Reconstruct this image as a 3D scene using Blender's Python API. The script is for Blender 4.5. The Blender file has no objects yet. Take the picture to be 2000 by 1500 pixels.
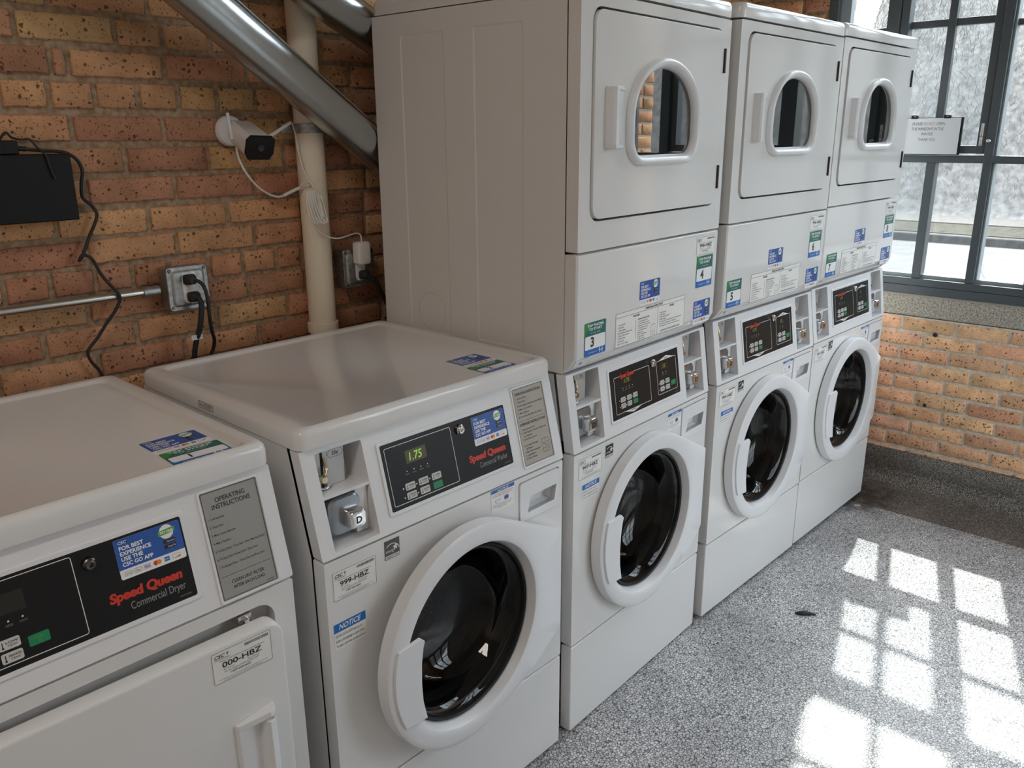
import bpy, bmesh, math, random
from mathutils import Vector, Matrix

rng = random.Random(7)
C = bpy.context.scene.collection
SC = bpy.context.scene

# ------------------------------------------------------------------ camera, sky, sun, exposure
CAM_POS = (-1.473, -1.1457, 1.5561)
CAM_R = ((0.6733, -0.7394, -0.0063), (0.2191, 0.1912, 0.9568), (0.7062, 0.6456, -0.2903))   # right, up, forward
cam = bpy.data.cameras.new('camera'); cam.sensor_width = 36.0; cam.lens = 1607.6 / 2000 * 36
cam.clip_start = 0.02; cam.clip_end = 400
camo = bpy.data.objects.new('camera', cam); C.objects.link(camo)
r_, u_, f_ = (Vector(v).normalized() for v in CAM_R)
camo.matrix_world = Matrix(((r_.x, u_.x, -f_.x, CAM_POS[0]), (r_.y, u_.y, -f_.y, CAM_POS[1]), (r_.z, u_.z, -f_.z, CAM_POS[2]), (0, 0, 0, 1)))
SC.camera = camo

SUN_DIR = Vector((-1.0, -0.312, -1.395)).normalized()
wd = bpy.data.worlds.new('sky'); SC.world = wd; wd.use_nodes = True
wn = wd.node_tree.nodes; wl = wd.node_tree.links
for n in list(wn): wn.remove(n)
wo = wn.new('ShaderNodeOutputWorld'); wb = wn.new('ShaderNodeBackground'); sky = wn.new('ShaderNodeTexSky')
sky.sky_type = 'NISHITA'; sky.sun_disc = False; sky.sun_elevation = math.asin(-SUN_DIR.z)
sky.sun_rotation = math.atan2(-SUN_DIR.x, -SUN_DIR.y); sky.air_density = 1.0; sky.dust_density = 1.5
wb.inputs['Strength'].default_value = 0.80
hs = wn.new('ShaderNodeHueSaturation'); hs.inputs['Saturation'].default_value = 0.30
wl.new(sky.outputs[0], hs.inputs['Color']); wl.new(hs.outputs[0], wb.inputs[0]); wl.new(wb.outputs[0], wo.inputs[0])

sun = bpy.data.lights.new('sun', 'SUN'); sun.energy = 5.6; sun.angle = math.radians(0.7); sun.color = (1.0, 0.96, 0.9)
suno = bpy.data.objects.new('sun', sun); C.objects.link(suno); suno.location = (12, 4, 14)
suno.rotation_euler = SUN_DIR.to_track_quat('-Z', 'Y').to_euler()

def portal(name, loc, rot, sx, sy):
    l = bpy.data.lights.new(name, 'AREA'); l.shape = 'RECTANGLE'; l.size = sx; l.size_y = sy; l.cycles.is_portal = True
    o = bpy.data.objects.new(name, l); C.objects.link(o); o.location = loc; o.rotation_euler = rot
portal('portal_end', (2.47, -0.45, 2.1), (0, math.radians(90), 0), 2.4, 1.8)
portal('portal_right', (1.45, -2.48, 1.45), (math.radians(90), 0, 0), 1.40, 2.7)

def fill_light(name, loc, power, sx=1.2, sy=0.3, col=(1.0, 0.86, 0.70)):
    l = bpy.data.lights.new(name, 'AREA'); l.shape = 'RECTANGLE'; l.size = sx; l.size_y = sy; l.energy = power; l.color = col
    o = bpy.data.objects.new(name, l); C.objects.link(o); o.location = loc
fill_light('fill_light', (-2.3, -0.9, 3.27), 10.5, col=(1.0, 0.90, 0.80))  # added warm fill without a fixture, lifts the left side and back brick

SC.view_settings.view_transform = 'Standard'; SC.view_settings.look = 'None'
SC.view_settings.gamma = 1.0; SC.view_settings.use_curve_mapping = False
SC.view_settings.exposure = 0.90
SC.cycles.use_denoising = True
SC.cycles.max_bounces = 14; SC.cycles.diffuse_bounces = 7; SC.cycles.glossy_bounces = 5; SC.cycles.transparent_max_bounces = 16
SC.cycles.sample_clamp_indirect = 12.0; SC.cycles.caustics_reflective = False; SC.cycles.caustics_refractive = False

# ------------------------------------------------------------------ materials
MATS = {}
def mat(name, col, rough=0.5, metal=0.0, spec=0.5, coat=0.0, emit=None, estr=0.0):
    if name in MATS: return MATS[name]
    m = bpy.data.materials.new(name); m.use_nodes = True
    b = m.node_tree.nodes['Principled BSDF']
    b.inputs['Base Color'].default_value = (*col, 1); b.inputs['Roughness'].default_value = rough
    b.inputs['Metallic'].default_value = metal; b.inputs['Specular IOR Level'].default_value = spec
    b.inputs['Coat Weight'].default_value = coat
    if emit: b.inputs['Emission Color'].default_value = (*emit, 1); b.inputs['Emission Strength'].default_value = estr
    MATS[name] = m; return m
def nt(m):
    return m.node_tree.nodes, m.node_tree.links, m.node_tree.nodes['Principled BSDF']
def add_bump(m, scale, strength, dist=0.001, detail=2.0, mapping=None):
    n, l, b = nt(m)
    tc = n.new('ShaderNodeTexCoord'); tx = n.new('ShaderNodeTexNoise'); bp = n.new('ShaderNodeBump')
    tx.inputs['Scale'].default_value = scale; tx.inputs['Detail'].default_value = detail
    bp.inputs['Strength'].default_value = strength; bp.inputs['Distance'].default_value = dist
    if mapping:
        mp = n.new('ShaderNodeMapping'); mp.inputs['Scale'].default_value = mapping; l.new(tc.outputs['Object'], mp.inputs[0]); l.new(mp.outputs[0], tx.inputs['Vector'])
    else: l.new(tc.outputs['Object'], tx.inputs['Vector'])
    l.new(tx.outputs['Fac'], bp.inputs['Height']); l.new(bp.outputs[0], b.inputs['Normal'])
    return bp

enamel = mat('white_enamel', (0.76, 0.755, 0.745), 0.10, 0, 0.5); add_bump(enamel, 220, 0.05, 0.0012, 1.0)
side_enamel = mat('side_enamel', (0.74, 0.73, 0.72), 0.32, 0, 0.5); add_bump(side_enamel, 240, 0.05, 0.001, 1.0)
plastic_w = mat('white_plastic', (0.78, 0.785, 0.80), 0.25)
plastic_s = mat('satin_white_plastic', (0.76, 0.765, 0.78), 0.38)
gap_m = mat('dark_gap', (0.02, 0.02, 0.022), 0.8)
black_p = mat('black_plastic', (0.008, 0.008, 0.009), 0.5, 0, 0.3)
black_r = mat('black_rubber', (0.02, 0.02, 0.02), 0.6)
console_m = mat('console_black', (0.010, 0.010, 0.011), 0.32, 0, 0.3)
chrome = mat('chrome', (0.75, 0.74, 0.72), 0.12, 1.0)
coin_steel = mat('coin_box_steel', (0.36, 0.38, 0.40), 0.3, 1.0)
brass = mat('brass', (0.62, 0.50, 0.33), 0.2, 1.0)
steel_d = mat('drum_steel', (0.16, 0.15, 0.145), 0.3, 1.0)
coinplate = mat('coin_plate', (0.55, 0.55, 0.54), 0.42, 0.6)
galv = mat('galvanised_steel', (0.52, 0.56, 0.57), 0.27, 1.0); add_bump(galv, 30, 0.05, 0.004, 3.0)
boxmetal = mat('zinc_box', (0.42, 0.43, 0.43), 0.45, 0.85)
n, l, b = nt(boxmetal)
tx = n.new('ShaderNodeTexNoise'); tx.inputs['Scale'].default_value = 90; tx.inputs['Detail'].default_value = 6
tcn = n.new('ShaderNodeTexCoord'); l.new(tcn.outputs['Object'], tx.inputs['Vector'])
cr = n.new('ShaderNodeValToRGB'); cr.color_ramp.elements[0].color = (0.30, 0.31, 0.31, 1); cr.color_ramp.elements[1].color = (0.50, 0.50, 0.49, 1)
cr.color_ramp.elements[0].position = 0.35; cr.color_ramp.elements[1].position = 0.65
l.new(tx.outputs['Fac'], cr.inputs[0]); l.new(cr.outputs[0], b.inputs['Base Color'])
conduit_m = mat('conduit_metal', (0.62, 0.60, 0.55), 0.3, 0.95)
pvc = mat('cream_pvc', (0.88, 0.80, 0.66), 0.45); add_bump(pvc, 40, 0.03)
white_cord = mat('white_cord', (0.84, 0.83, 0.80), 0.5)
frame_m = mat('window_paint', (0.075, 0.09, 0.098), 0.4)
frame_l = mat('window_bead', (0.28, 0.33, 0.35), 0.4)
paper = mat('paper', (0.70, 0.73, 0.75), 0.6)
caulk = mat('caulk', (0.36, 0.35, 0.30), 0.8)
ceil_m = mat('ceiling_paint', (0.62, 0.60, 0.57), 0.9)
# print inks
ink_k = mat('ink_black', (0.02, 0.02, 0.02), 0.5)
ink_w = mat('ink_white', (0.86, 0.86, 0.86), 0.5)
ink_b = mat('ink_blue', (0.022, 0.10, 0.40), 0.4)
ink_nb = mat('ink_notice_blue', (0.01, 0.15, 0.50), 0.4)
ink_g = mat('ink_green', (0.03, 0.26, 0.06), 0.4)
ink_t = mat('ink_teal', (0.01, 0.15, 0.13), 0.4)
ink_lg = mat('ink_lime', (0.13, 0.38, 0.04), 0.4)
ink_r = mat('ink_red', (0.62, 0.04, 0.02), 0.4)
ink_o = mat('ink_orange', (0.80, 0.28, 0.02), 0.4)
ink_gy = mat('ink_grey', (0.30, 0.30, 0.29), 0.5)
ink_dg = mat('ink_darkgrey', (0.10, 0.10, 0.10), 0.5)
lab_w = mat('label_white', (0.86, 0.855, 0.83), 0.4)
lab_g = mat('label_grey', (0.33, 0.33, 0.31), 0.45)
lab_t = mat('label_taupe', (0.42, 0.39, 0.34), 0.45)
btn_w = mat('button_white', (0.62, 0.61, 0.58), 0.4)
btn_g = mat('button_green', (0.01, 0.24, 0.10), 0.35)
lcd = mat('display_glass', (0.10, 0.085, 0.05), 0.2)
lcd_dim = mat('display_dim', (0.02, 0.02, 0.015), 0.2)
led = mat('led_digits', (0.1, 0.3, 0.02), 0.4, emit=(0.42, 0.75, 0.08), estr=0.30)
led_dim = mat('led_digits_dim', (0.1, 0.12, 0.02), 0.4, emit=(0.35, 0.5, 0.06), estr=0.14)

def thin_glass(name, ior=1.5, tint=(1, 1, 1), haze=0.0, rough=0.0, haze_col=(0.8, 0.82, 0.85)):
    m = bpy.data.materials.new(name); m.use_nodes = True; n = m.node_tree.nodes; l = m.node_tree.links
    for x in list(n): n.remove(x)
    out = n.new('ShaderNodeOutputMaterial'); tr = n.new('ShaderNodeBsdfTransparent'); gl = n.new('ShaderNodeBsdfGlossy'); fr = n.new('ShaderNodeFresnel'); mx = n.new('ShaderNodeMixShader')
    tr.inputs[0].default_value = (*tint, 1); gl.inputs['Roughness'].default_value = rough; geo = n.new('ShaderNodeNewGeometry'); mi_ = n.new('ShaderNodeMix'); mi_.data_type = 'FLOAT'
    mi_.inputs[2].default_value = ior; mi_.inputs[3].default_value = 1.0 / ior; l.new(geo.outputs['Backfacing'], mi_.inputs[0]); l.new(mi_.outputs[0], fr.inputs['IOR'])
    l.new(fr.outputs[0], mx.inputs[0]); l.new(gl.outputs[0], mx.inputs[2])
    if haze > 0:
        df = n.new('ShaderNodeBsdfDiffuse'); tl = n.new('ShaderNodeBsdfTranslucent'); ad = n.new('ShaderNodeMixShader'); m2 = n.new('ShaderNodeMixShader')
        df.inputs[0].default_value = (*haze_col, 1); tl.inputs[0].default_value = (*haze_col, 1); ad.inputs[0].default_value = 0.6
        l.new(df.outputs[0], ad.inputs[1]); l.new(tl.outputs[0], ad.inputs[2])
        tc = n.new('ShaderNodeTexCoord'); nz = n.new('ShaderNodeTexNoise'); nz.inputs['Scale'].default_value = 9; nz.inputs['Detail'].default_value = 6
        mr = n.new('ShaderNodeMapRange'); mr.inputs[1].default_value = 0.3; mr.inputs[2].default_value = 0.7; mr.inputs[3].default_value = haze * 0.6; mr.inputs[4].default_value = haze * 1.4
        l.new(tc.outputs['Object'], nz.inputs['Vector']); l.new(nz.outputs['Fac'], mr.inputs[0]); l.new(mr.outputs[0], m2.inputs[0])
        l.new(tr.outputs[0], m2.inputs[1]); l.new(ad.outputs[0], m2.inputs[2]); l.new(m2.outputs[0], mx.inputs[1])
    else: l.new(tr.outputs[0], mx.inputs[1])
    l.new(mx.outputs[0], out.inputs[0]); MATS[name] = m; return m
glass_win = thin_glass('window_glass', 1.45, (0.92, 0.95, 0.95), 0.004)
glass_hazy = thin_glass('window_glass_dirty', 1.45, (0.80, 0.84, 0.85), 0.012)
glass_door = thin_glass('door_glass', 1.48, (0.34, 0.34, 0.35))
glass_dry = thin_glass('dryer_glass', 3.0, (0.25, 0.26, 0.26))

# brick materials: colour per brick comes from a face colour attribute, iron spots from voronoi cells
def brick_mat(name, spot=1.0):
    m = bpy.data.materials.new(name); m.use_nodes = True; n, l, b = nt(m)
    b.inputs['Roughness'].default_value = 0.85; b.inputs['Specular IOR Level'].default_value = 0.25
    at = n.new('ShaderNodeAttribute'); at.attribute_name = 'brick'
    tc = n.new('ShaderNodeTexCoord')
    big = n.new('ShaderNodeTexNoise'); big.inputs['Scale'].default_value = 14; big.inputs['Detail'].default_value = 5
    l.new(tc.outputs['Object'], big.inputs['Vector'])
    hv = n.new('ShaderNodeMapRange'); hv.inputs[1].default_value = 0.25; hv.inputs[2].default_value = 0.75; hv.inputs[3].default_value = 0.74; hv.inputs[4].default_value = 1.26
    l.new(big.outputs['Fac'], hv.inputs[0])
    mul = n.new('ShaderNodeMix'); mul.data_type = 'RGBA'; mul.blend_type = 'MULTIPLY'; mul.inputs[0].default_value = 1
    l.new(at.outputs['Color'], mul.inputs[6]); l.new(hv.outputs[0], mul.inputs[7])
    cur = mul.outputs[2]
    for sc, th, strength in ((80, 0.26, 0.78), (150, 0.28, 0.6), (240, 0.28, 0.5)):
        nz = n.new('ShaderNodeTexNoise'); nz.inputs['Scale'].default_value = sc * 1.3; l.new(tc.outputs['Object'], nz.inputs['Vector'])
        mxv = n.new('ShaderNodeMix'); mxv.data_type = 'VECTOR'; mxv.inputs[0].default_value = 0.010 * 75 / sc
        l.new(tc.outputs['Object'], mxv.inputs[4]); l.new(nz.outputs['Color'], mxv.inputs[5])
        vo = n.new('ShaderNodeTexVoronoi'); vo.inputs['Scale'].default_value = sc; l.new(mxv.outputs[1], vo.inputs['Vector'])
        sep = n.new('ShaderNodeSeparateColor'); l.new(vo.outputs['Color'], sep.inputs[0])
        pw = n.new('ShaderNodeMath'); pw.operation = 'POWER'; pw.inputs[1].default_value = 1.7; l.new(sep.outputs[0], pw.inputs[0])
        r = n.new('ShaderNodeMath'); r.operation = 'MULTIPLY'; r.inputs[1].default_value = th * 1.35 * spot; l.new(pw.outputs[0], r.inputs[0])
        lt = n.new('ShaderNodeMath'); lt.operation = 'LESS_THAN'; l.new(vo.outputs['Distance'], lt.inputs[0]); l.new(r.outputs[0], lt.inputs[1])
        k = n.new('ShaderNodeMath'); k.operation = 'MULTIPLY'; k.inputs[1].default_value = strength; l.new(lt.outputs[0], k.inputs[0])
        mm = n.new('ShaderNodeMix'); mm.data_type = 'RGBA'; mm.inputs[7].default_value = (0.055, 0.022, 0.012, 1)
        l.new(k.outputs[0], mm.inputs[0]); l.new(cur, mm.inputs[6]); cur = mm.outputs[2]
    l.new(cur, b.inputs['Base Color'])
    bn = n.new('ShaderNodeTexNoise'); bn.inputs['Scale'].default_value = 130; bn.inputs['Detail'].default_value = 6; l.new(tc.outputs['Object'], bn.inputs['Vector'])
    bp = n.new('ShaderNodeBump'); bp.inputs['Strength'].default_value = 0.5; bp.inputs['Distance'].default_value = 0.003
    l.new(bn.outputs['Fac'], bp.inputs['Height']); l.new(bp.outputs[0], b.inputs['Normal'])
    MATS[name] = m; return m
brick_m = brick_mat('speckled_brick')
def noisy(name, c0, c1, scale, rough=0.9, bump=0.5, bdist=0.004, detail=8, p0=0.35, p1=0.65):
    m = bpy.data.materials.new(name); m.use_nodes = True; n, l, b = nt(m)
    tc = n.new('ShaderNodeTexCoord'); nz = n.new('ShaderNodeTexNoise'); nz.inputs['Scale'].default_value = scale; nz.inputs['Detail'].default_value = detail
    cr = n.new('ShaderNodeValToRGB'); cr.color_ramp.elements[0].color = (*c0, 1); cr.color_ramp.elements[1].color = (*c1, 1)
    cr.color_ramp.elements[0].position = p0; cr.color_ramp.elements[1].position = p1
    l.new(tc.outputs['Object'], nz.inputs['Vector']); l.new(nz.outputs['Fac'], cr.inputs[0]); l.new(cr.outputs[0], b.inputs['Base Color'])
    b.inputs['Roughness'].default_value = rough; b.inputs['Specular IOR Level'].default_value = 0.25
    if bump:
        bp = n.new('ShaderNodeBump'); bp.inputs['Strength'].default_value = bump; bp.inputs['Distance'].default_value = bdist
        l.new(nz.outputs['Fac'], bp.inputs['Height']); l.new(bp.outputs[0], b.inputs['Normal'])
    MATS[name] = m; return m
mortar_m = noisy('mortar', (0.25, 0.17, 0.105), (0.43, 0.31, 0.21), 70)
mortar_e = noisy('mortar_pale', (0.52, 0.47, 0.39), (0.72, 0.66, 0.56), 55)
concrete_m = noisy('sill_concrete', (0.22, 0.20, 0.17), (0.58, 0.54, 0.46), 160, bump=0.6, bdist=0.003)

def terrazzo(name, scale, chip0, chip1, matrix, edge, rough, stain=None):
    m = bpy.data.materials.new(name); m.use_nodes = True; n, l, b = nt(m)
    tc = n.new('ShaderNodeTexCoord')
    nz = n.new('ShaderNodeTexNoise'); nz.inputs['Scale'].default_value = scale * 0.9; l.new(tc.outputs['Object'], nz.inputs['Vector'])
    mxv = n.new('ShaderNodeMix'); mxv.data_type = 'VECTOR'; mxv.inputs[0].default_value = 0.55 / scale
    l.new(tc.outputs['Object'], mxv.inputs[4]); l.new(nz.outputs['Color'], mxv.inputs[5])
    v1 = n.new('ShaderNodeTexVoronoi'); v1.inputs['Scale'].default_value = scale; l.new(mxv.outputs[1], v1.inputs['Vector'])
    v2 = n.new('ShaderNodeTexVoronoi'); v2.feature = 'DISTANCE_TO_EDGE'; v2.inputs['Scale'].default_value = scale; l.new(mxv.outputs[1], v2.inputs['Vector'])
    sep = n.new('ShaderNodeSeparateColor'); l.new(v1.outputs['Color'], sep.inputs[0])
    chip = n.new('ShaderNodeMix'); chip.data_type = 'RGBA'; chip.inputs[6].default_value = (*chip0, 1); chip.inputs[7].default_value = (*chip1, 1); l.new(sep.outputs[0], chip.inputs[0])
    mr = n.new('ShaderNodeMapRange'); mr.inputs[1].default_value = edge * 0.5; mr.inputs[2].default_value = edge * 1.6; l.new(v2.outputs['Distance'], mr.inputs[0])
    mm = n.new('ShaderNodeMix'); mm.data_type = 'RGBA'; mm.inputs[6].default_value = (*matrix, 1); l.new(mr.outputs[0], mm.inputs[0]); l.new(chip.outputs[2], mm.inputs[7])
    big = n.new('ShaderNodeTexNoise'); big.inputs['Scale'].default_value = 3.0; big.inputs['Detail'].default_value = 6; l.new(tc.outputs['Object'], big.inputs['Vector'])
    mb = n.new('ShaderNodeMapRange'); mb.inputs[1].default_value = 0.3; mb.inputs[2].default_value = 0.7; mb.inputs[3].default_value = 0.74; mb.inputs[4].default_value = 1.16; l.new(big.outputs['Fac'], mb.inputs[0])
    mu = n.new('ShaderNodeMix'); mu.data_type = 'RGBA'; mu.blend_type = 'MULTIPLY'; mu.inputs[0].default_value = 1; l.new(mm.outputs[2], mu.inputs[6]); l.new(mb.outputs[0], mu.inputs[7])
    cur = mu.outputs[2]
    if stain:
        (sx, sy, rad, col) = stain
        vm = n.new('ShaderNodeVectorMath'); vm.operation = 'DISTANCE'; vm.inputs[1].default_value = (sx, sy, 0); l.new(tc.outputs['Object'], vm.inputs[0])
        s1 = n.new('ShaderNodeMapRange'); s1.inputs[1].default_value = 0; s1.inputs[2].default_value = rad; s1.inputs[3].default_value = 1; s1.inputs[4].default_value = 0; l.new(vm.outputs['Value'], s1.inputs[0])
        n3 = n.new('ShaderNodeTexNoise'); n3.inputs['Scale'].default_value = 22; n3.inputs['Detail'].default_value = 8; l.new(tc.outputs['Object'], n3.inputs['Vector'])
        s2 = n.new('ShaderNodeMath'); s2.operation = 'MULTIPLY'; l.new(s1.outputs[0], s2.inputs[0]); l.new(n3.outputs['Fac'], s2.inputs[1])
        s3 = n.new('ShaderNodeMapRange'); s3.inputs[1].default_value = 0.22; s3.inputs[2].default_value = 0.42; s3.inputs[4].default_value = 0.8; l.new(s2.outputs[0], s3.inputs[0])
        sm = n.new('ShaderNodeMix'); sm.data_type = 'RGBA'; sm.inputs[7].default_value = (*col, 1); l.new(s3.outputs[0], sm.inputs[0]); l.new(cur, sm.inputs[6]); cur = sm.outputs[2]
    l.new(cur, b.inputs['Base Color']); b.inputs['Roughness'].default_value = rough; b.inputs['Specular IOR Level'].default_value = 0.4
    MATS[name] = m; return m
floor_m = terrazzo('terrazzo', 122, (0.46, 0.465, 0.475), (0.78, 0.78, 0.79), (0.085, 0.085, 0.09), 0.085, 0.36, (2.0, -0.02, 0.30, (0.05, 0.04, 0.03)))
border_m = terrazzo('terrazzo_border', 200, (0.20, 0.18, 0.155), (0.52, 0.47, 0.42), (0.055, 0.045, 0.04), 0.13, 0.6, (2.06, -0.02, 0.32, (0.04, 0.03, 0.02)))
cove_m = terrazzo('terrazzo_cove', 250, (0.15, 0.135, 0.12), (0.70, 0.65, 0.57), (0.05, 0.045, 0.04), 0.16, 0.5)

# ------------------------------------------------------------------ object helpers
def finish(name, me, m, parent=None, smooth=True, ang=35, bevel=0.0, seg=3, loc=None):
    if m is not None:
        for x in (m if isinstance(m, (list, tuple)) else [m]): me.materials.append(x)
    if smooth:
        for p in me.polygons: p.use_smooth = True
        me.set_sharp_from_angle(angle=math.radians(ang))
    o = bpy.data.objects.new(name, me); C.objects.link(o)
    if parent is not None: o.parent = parent
    if loc: o.location = loc
    if bevel > 0:
        md = o.modifiers.new('bevel', 'BEVEL'); md.width = bevel; md.segments = seg; md.limit_method = 'ANGLE'; md.angle_limit = math.radians(40); md.harden_normals = True
    return o
def from_bm(name, bm, m, parent=None, **k):
    bmesh.ops.recalc_face_normals(bm, faces=bm.faces)
    me = bpy.data.meshes.new(name); bm.to_mesh(me); bm.free()
    return finish(name, me, m, parent, **k)
def from_py(name, v, f, m, parent=None, **k):
    me = bpy.data.meshes.new(name); me.from_pydata(v, [], f); me.update()
    return finish(name, me, m, parent, **k)
def box_into(bm, x0, x1, y0, y1, z0, z1, mi=0, M=None):
    vs = [bm.verts.new((x, y, z)) for x in (x0, x1) for y in (y0, y1) for z in (z0, z1)]
    if M is not None:
        for v in vs: v.co = M @ v.co
    for f in ((0, 1, 3, 2), (4, 6, 7, 5), (0, 4, 5, 1), (2, 3, 7, 6), (0, 2, 6, 4), (1, 5, 7, 3)):
        fc = bm.faces.new([vs[i] for i in f]); fc.material_index = mi
def box(name, x0, x1, y0, y1, z0, z1, m, parent=None, bevel=0.0, M=None, seg=3):
    bm = bmesh.new(); box_into(bm, x0, x1, y0, y1, z0, z1, 0, M); return from_bm(name, bm, m, parent, bevel=bevel, seg=seg)
def rrect(x0, x1, z0, z1, r, n=5):
    rs = r if isinstance(r, (list, tuple)) else (r,) * 4      # bl, br, tr, tl
    pts = []
    for (cx, cz, a0, rr) in ((x0 + rs[0], z0 + rs[0], 180, rs[0]), (x1 - rs[1], z0 + rs[1], 270, rs[1]), (x1 - rs[2], z1 - rs[2], 0, rs[2]), (x0 + rs[3], z1 - rs[3], 90, rs[3])):
        if rr < 1e-6: pts.append((cx, cz)); continue
        for i in range(n + 1):
            a = math.radians(a0 + 90 * i / n); pts.append((cx + rr * math.cos(a), cz + rr * math.sin(a)))
    return pts
def circle(cx, cz, r, n=48): return [(cx + r * math.cos(2 * math.pi * i / n), cz + r * math.sin(2 * math.pi * i / n)) for i in range(n)]
def plate_into(bm, outer, holes, y0, y1, mi=0, back=True):
    """front face (at y0) with holes, walls to y1, outlines in (x,z)"""
    layers = []
    for y in ((y0, y1) if back else (y0,)):
        loops = []; edges = []
        for pts in [outer] + list(holes):
            vs = [bm.verts.new((x, y, z)) for x, z in pts]; loops.append(vs)
            for i in range(len(vs)): edges.append(bm.edges.new((vs[i], vs[(i + 1) % len(vs)])))
        if holes:
            r = bmesh.ops.triangle_fill(bm, use_beauty=True, use_dissolve=False, edges=edges)
            for g in r['geom']:
                if isinstance(g, bmesh.types.BMFace): g.material_index = mi
        else: bm.faces.new(loops[0]).material_index = mi
        layers.append(loops)
    if back:
        for la, lb in zip(*layers):
            for i in range(len(la)):
                j = (i + 1) % len(la); bm.faces.new((la[i], la[j], lb[j], lb[i])).material_index = mi
def plate(name, outer, holes, y0, y1, m, parent=None, shear=None, **k):
    bm = bmesh.new(); plate_into(bm, outer, holes, y0, y1)
    if shear:
        z0, kk = shear
        for v in bm.verts: v.co.y += (v.co.z - z0) * kk
    return from_bm(name, bm, m, parent, **k)
def rings_into(bm, loops, cap0=False, cap1=False, closed=True, mi=0):
    prev = None; first = None
    for lp in loops:
        vs = [bm.verts.new(p) for p in lp]
        if prev:
            nn = len(vs)
            for i in range(nn if closed else nn - 1):
                j = (i + 1) % nn; bm.faces.new((prev[i], prev[j], vs[j], vs[i])).material_index = mi
        else: first = vs
        prev = vs
    if cap0: bm.faces.new(first).material_index = mi
    if cap1: bm.faces.new(prev).material_index = mi
def lathe_y(name, prof, cx, cz, m, parent=None, n=64, cap0=False, cap1=False, **k):
    bm = bmesh.new()
    rings_into(bm, [[(cx + r * math.cos(2 * math.pi * i / n), y, cz + r * math.sin(2 * math.pi * i / n)) for i in range(n)] for r, y in prof], cap0, cap1)
    return from_bm(name, bm, m, parent, **k)
def cr_path(pts, sub=6):
    P = [Vector(p) for p in pts]; out = []
    for i in range(len(P) - 1):
        p0 = P[max(i - 1, 0)]; p1 = P[i]; p2 = P[i + 1]; p3 = P[min(i + 2, len(P) - 1)]
        for s in range(sub):
            t = s / sub
            out.append(0.5 * ((2 * p1) + (p2 - p0) * t + (2 * p0 - 5 * p1 + 4 * p2 - p3) * t * t + (3 * p1 - p0 - 3 * p2 + p3) * t ** 3))
    out.append(P[-1]); return out
def tube_into(bm, pts, r, n=10, mi=0, smooth=True, sub=6):
    P = cr_path(pts, sub) if smooth and len(pts) > 2 else [Vector(p) for p in pts]
    rr = r if callable(r) else (lambda t: r)
    t0 = (P[1] - P[0]).normalized(); ref = Vector((0, 0, 1)) if abs(t0.z) < 0.9 else Vector((1, 0, 0))
    nx = t0.cross(ref).normalized(); loops = []
    for i, p in enumerate(P):
        t = (P[min(i + 1, len(P) - 1)] - P[max(i - 1, 0)])
        if t.length < 1e-9: t = t0.copy()
        t.normalize(); nx = (nx - t * nx.dot(t)).normalized(); ny = t.cross(nx); q = rr(i / (len(P) - 1))
        loops.append([p + nx * q * math.cos(2 * math.pi * k / n) + ny * q * math.sin(2 * math.pi * k / n) for k in range(n)])
    rings_into(bm, loops, True, True, True, mi)
def tube(name, pts, r, m, parent=None, n=10, smooth=True, sub=6, **k):
    bm = bmesh.new(); tube_into(bm, pts, r, n, 0, smooth, sub); return from_bm(name, bm, m, parent, ang=50, **k)
def empty(name, loc=(0, 0, 0), rz=0.0):
    o = bpy.data.objects.new(name, None); C.objects.link(o); o.location = loc; o.rotation_euler = (0, 0, rz); o.empty_display_size = 0.05; return o
def tag(o, label=None, cat=None, group=None, kind=None):
    if label: o['label'] = label
    if cat: o['category'] = cat
    if group: o['group'] = group
    if kind: o['kind'] = kind
    return o

# ------------------------------------------------------------------ printed sheets (labels, stickers, faces of the consoles)
_tc = {}
def text_mesh(s, bold, shear, res):
    key = (s, bold, shear, res)
    if key in _tc: return _tc[key]
    cu = bpy.data.curves.new('t', 'FONT'); cu.body = s; cu.size = 1.0; cu.offset = bold; cu.shear = shear; cu.resolution_u = res; cu.fill_mode = 'FRONT'
    o = bpy.data.objects.new('t', cu); C.objects.link(o)
    dg = bpy.context.evaluated_depsgraph_get(); dg.update(); me = bpy.data.meshes.new_from_object(o.evaluated_get(dg))
    V = [v.co.to_2d() for v in me.vertices]; F = [tuple(p.vertices) for p in me.polygons]
    bpy.data.objects.remove(o); bpy.data.curves.remove(cu); bpy.data.meshes.remove(me)
    if V:
        bb = (min(v.x for v in V), max(v.x for v in V), min(v.y for v in V), max(v.y for v in V))
    else: bb = (0, 1, 0, 1)
    _tc[key] = (V, F, bb); return _tc[key]
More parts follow.
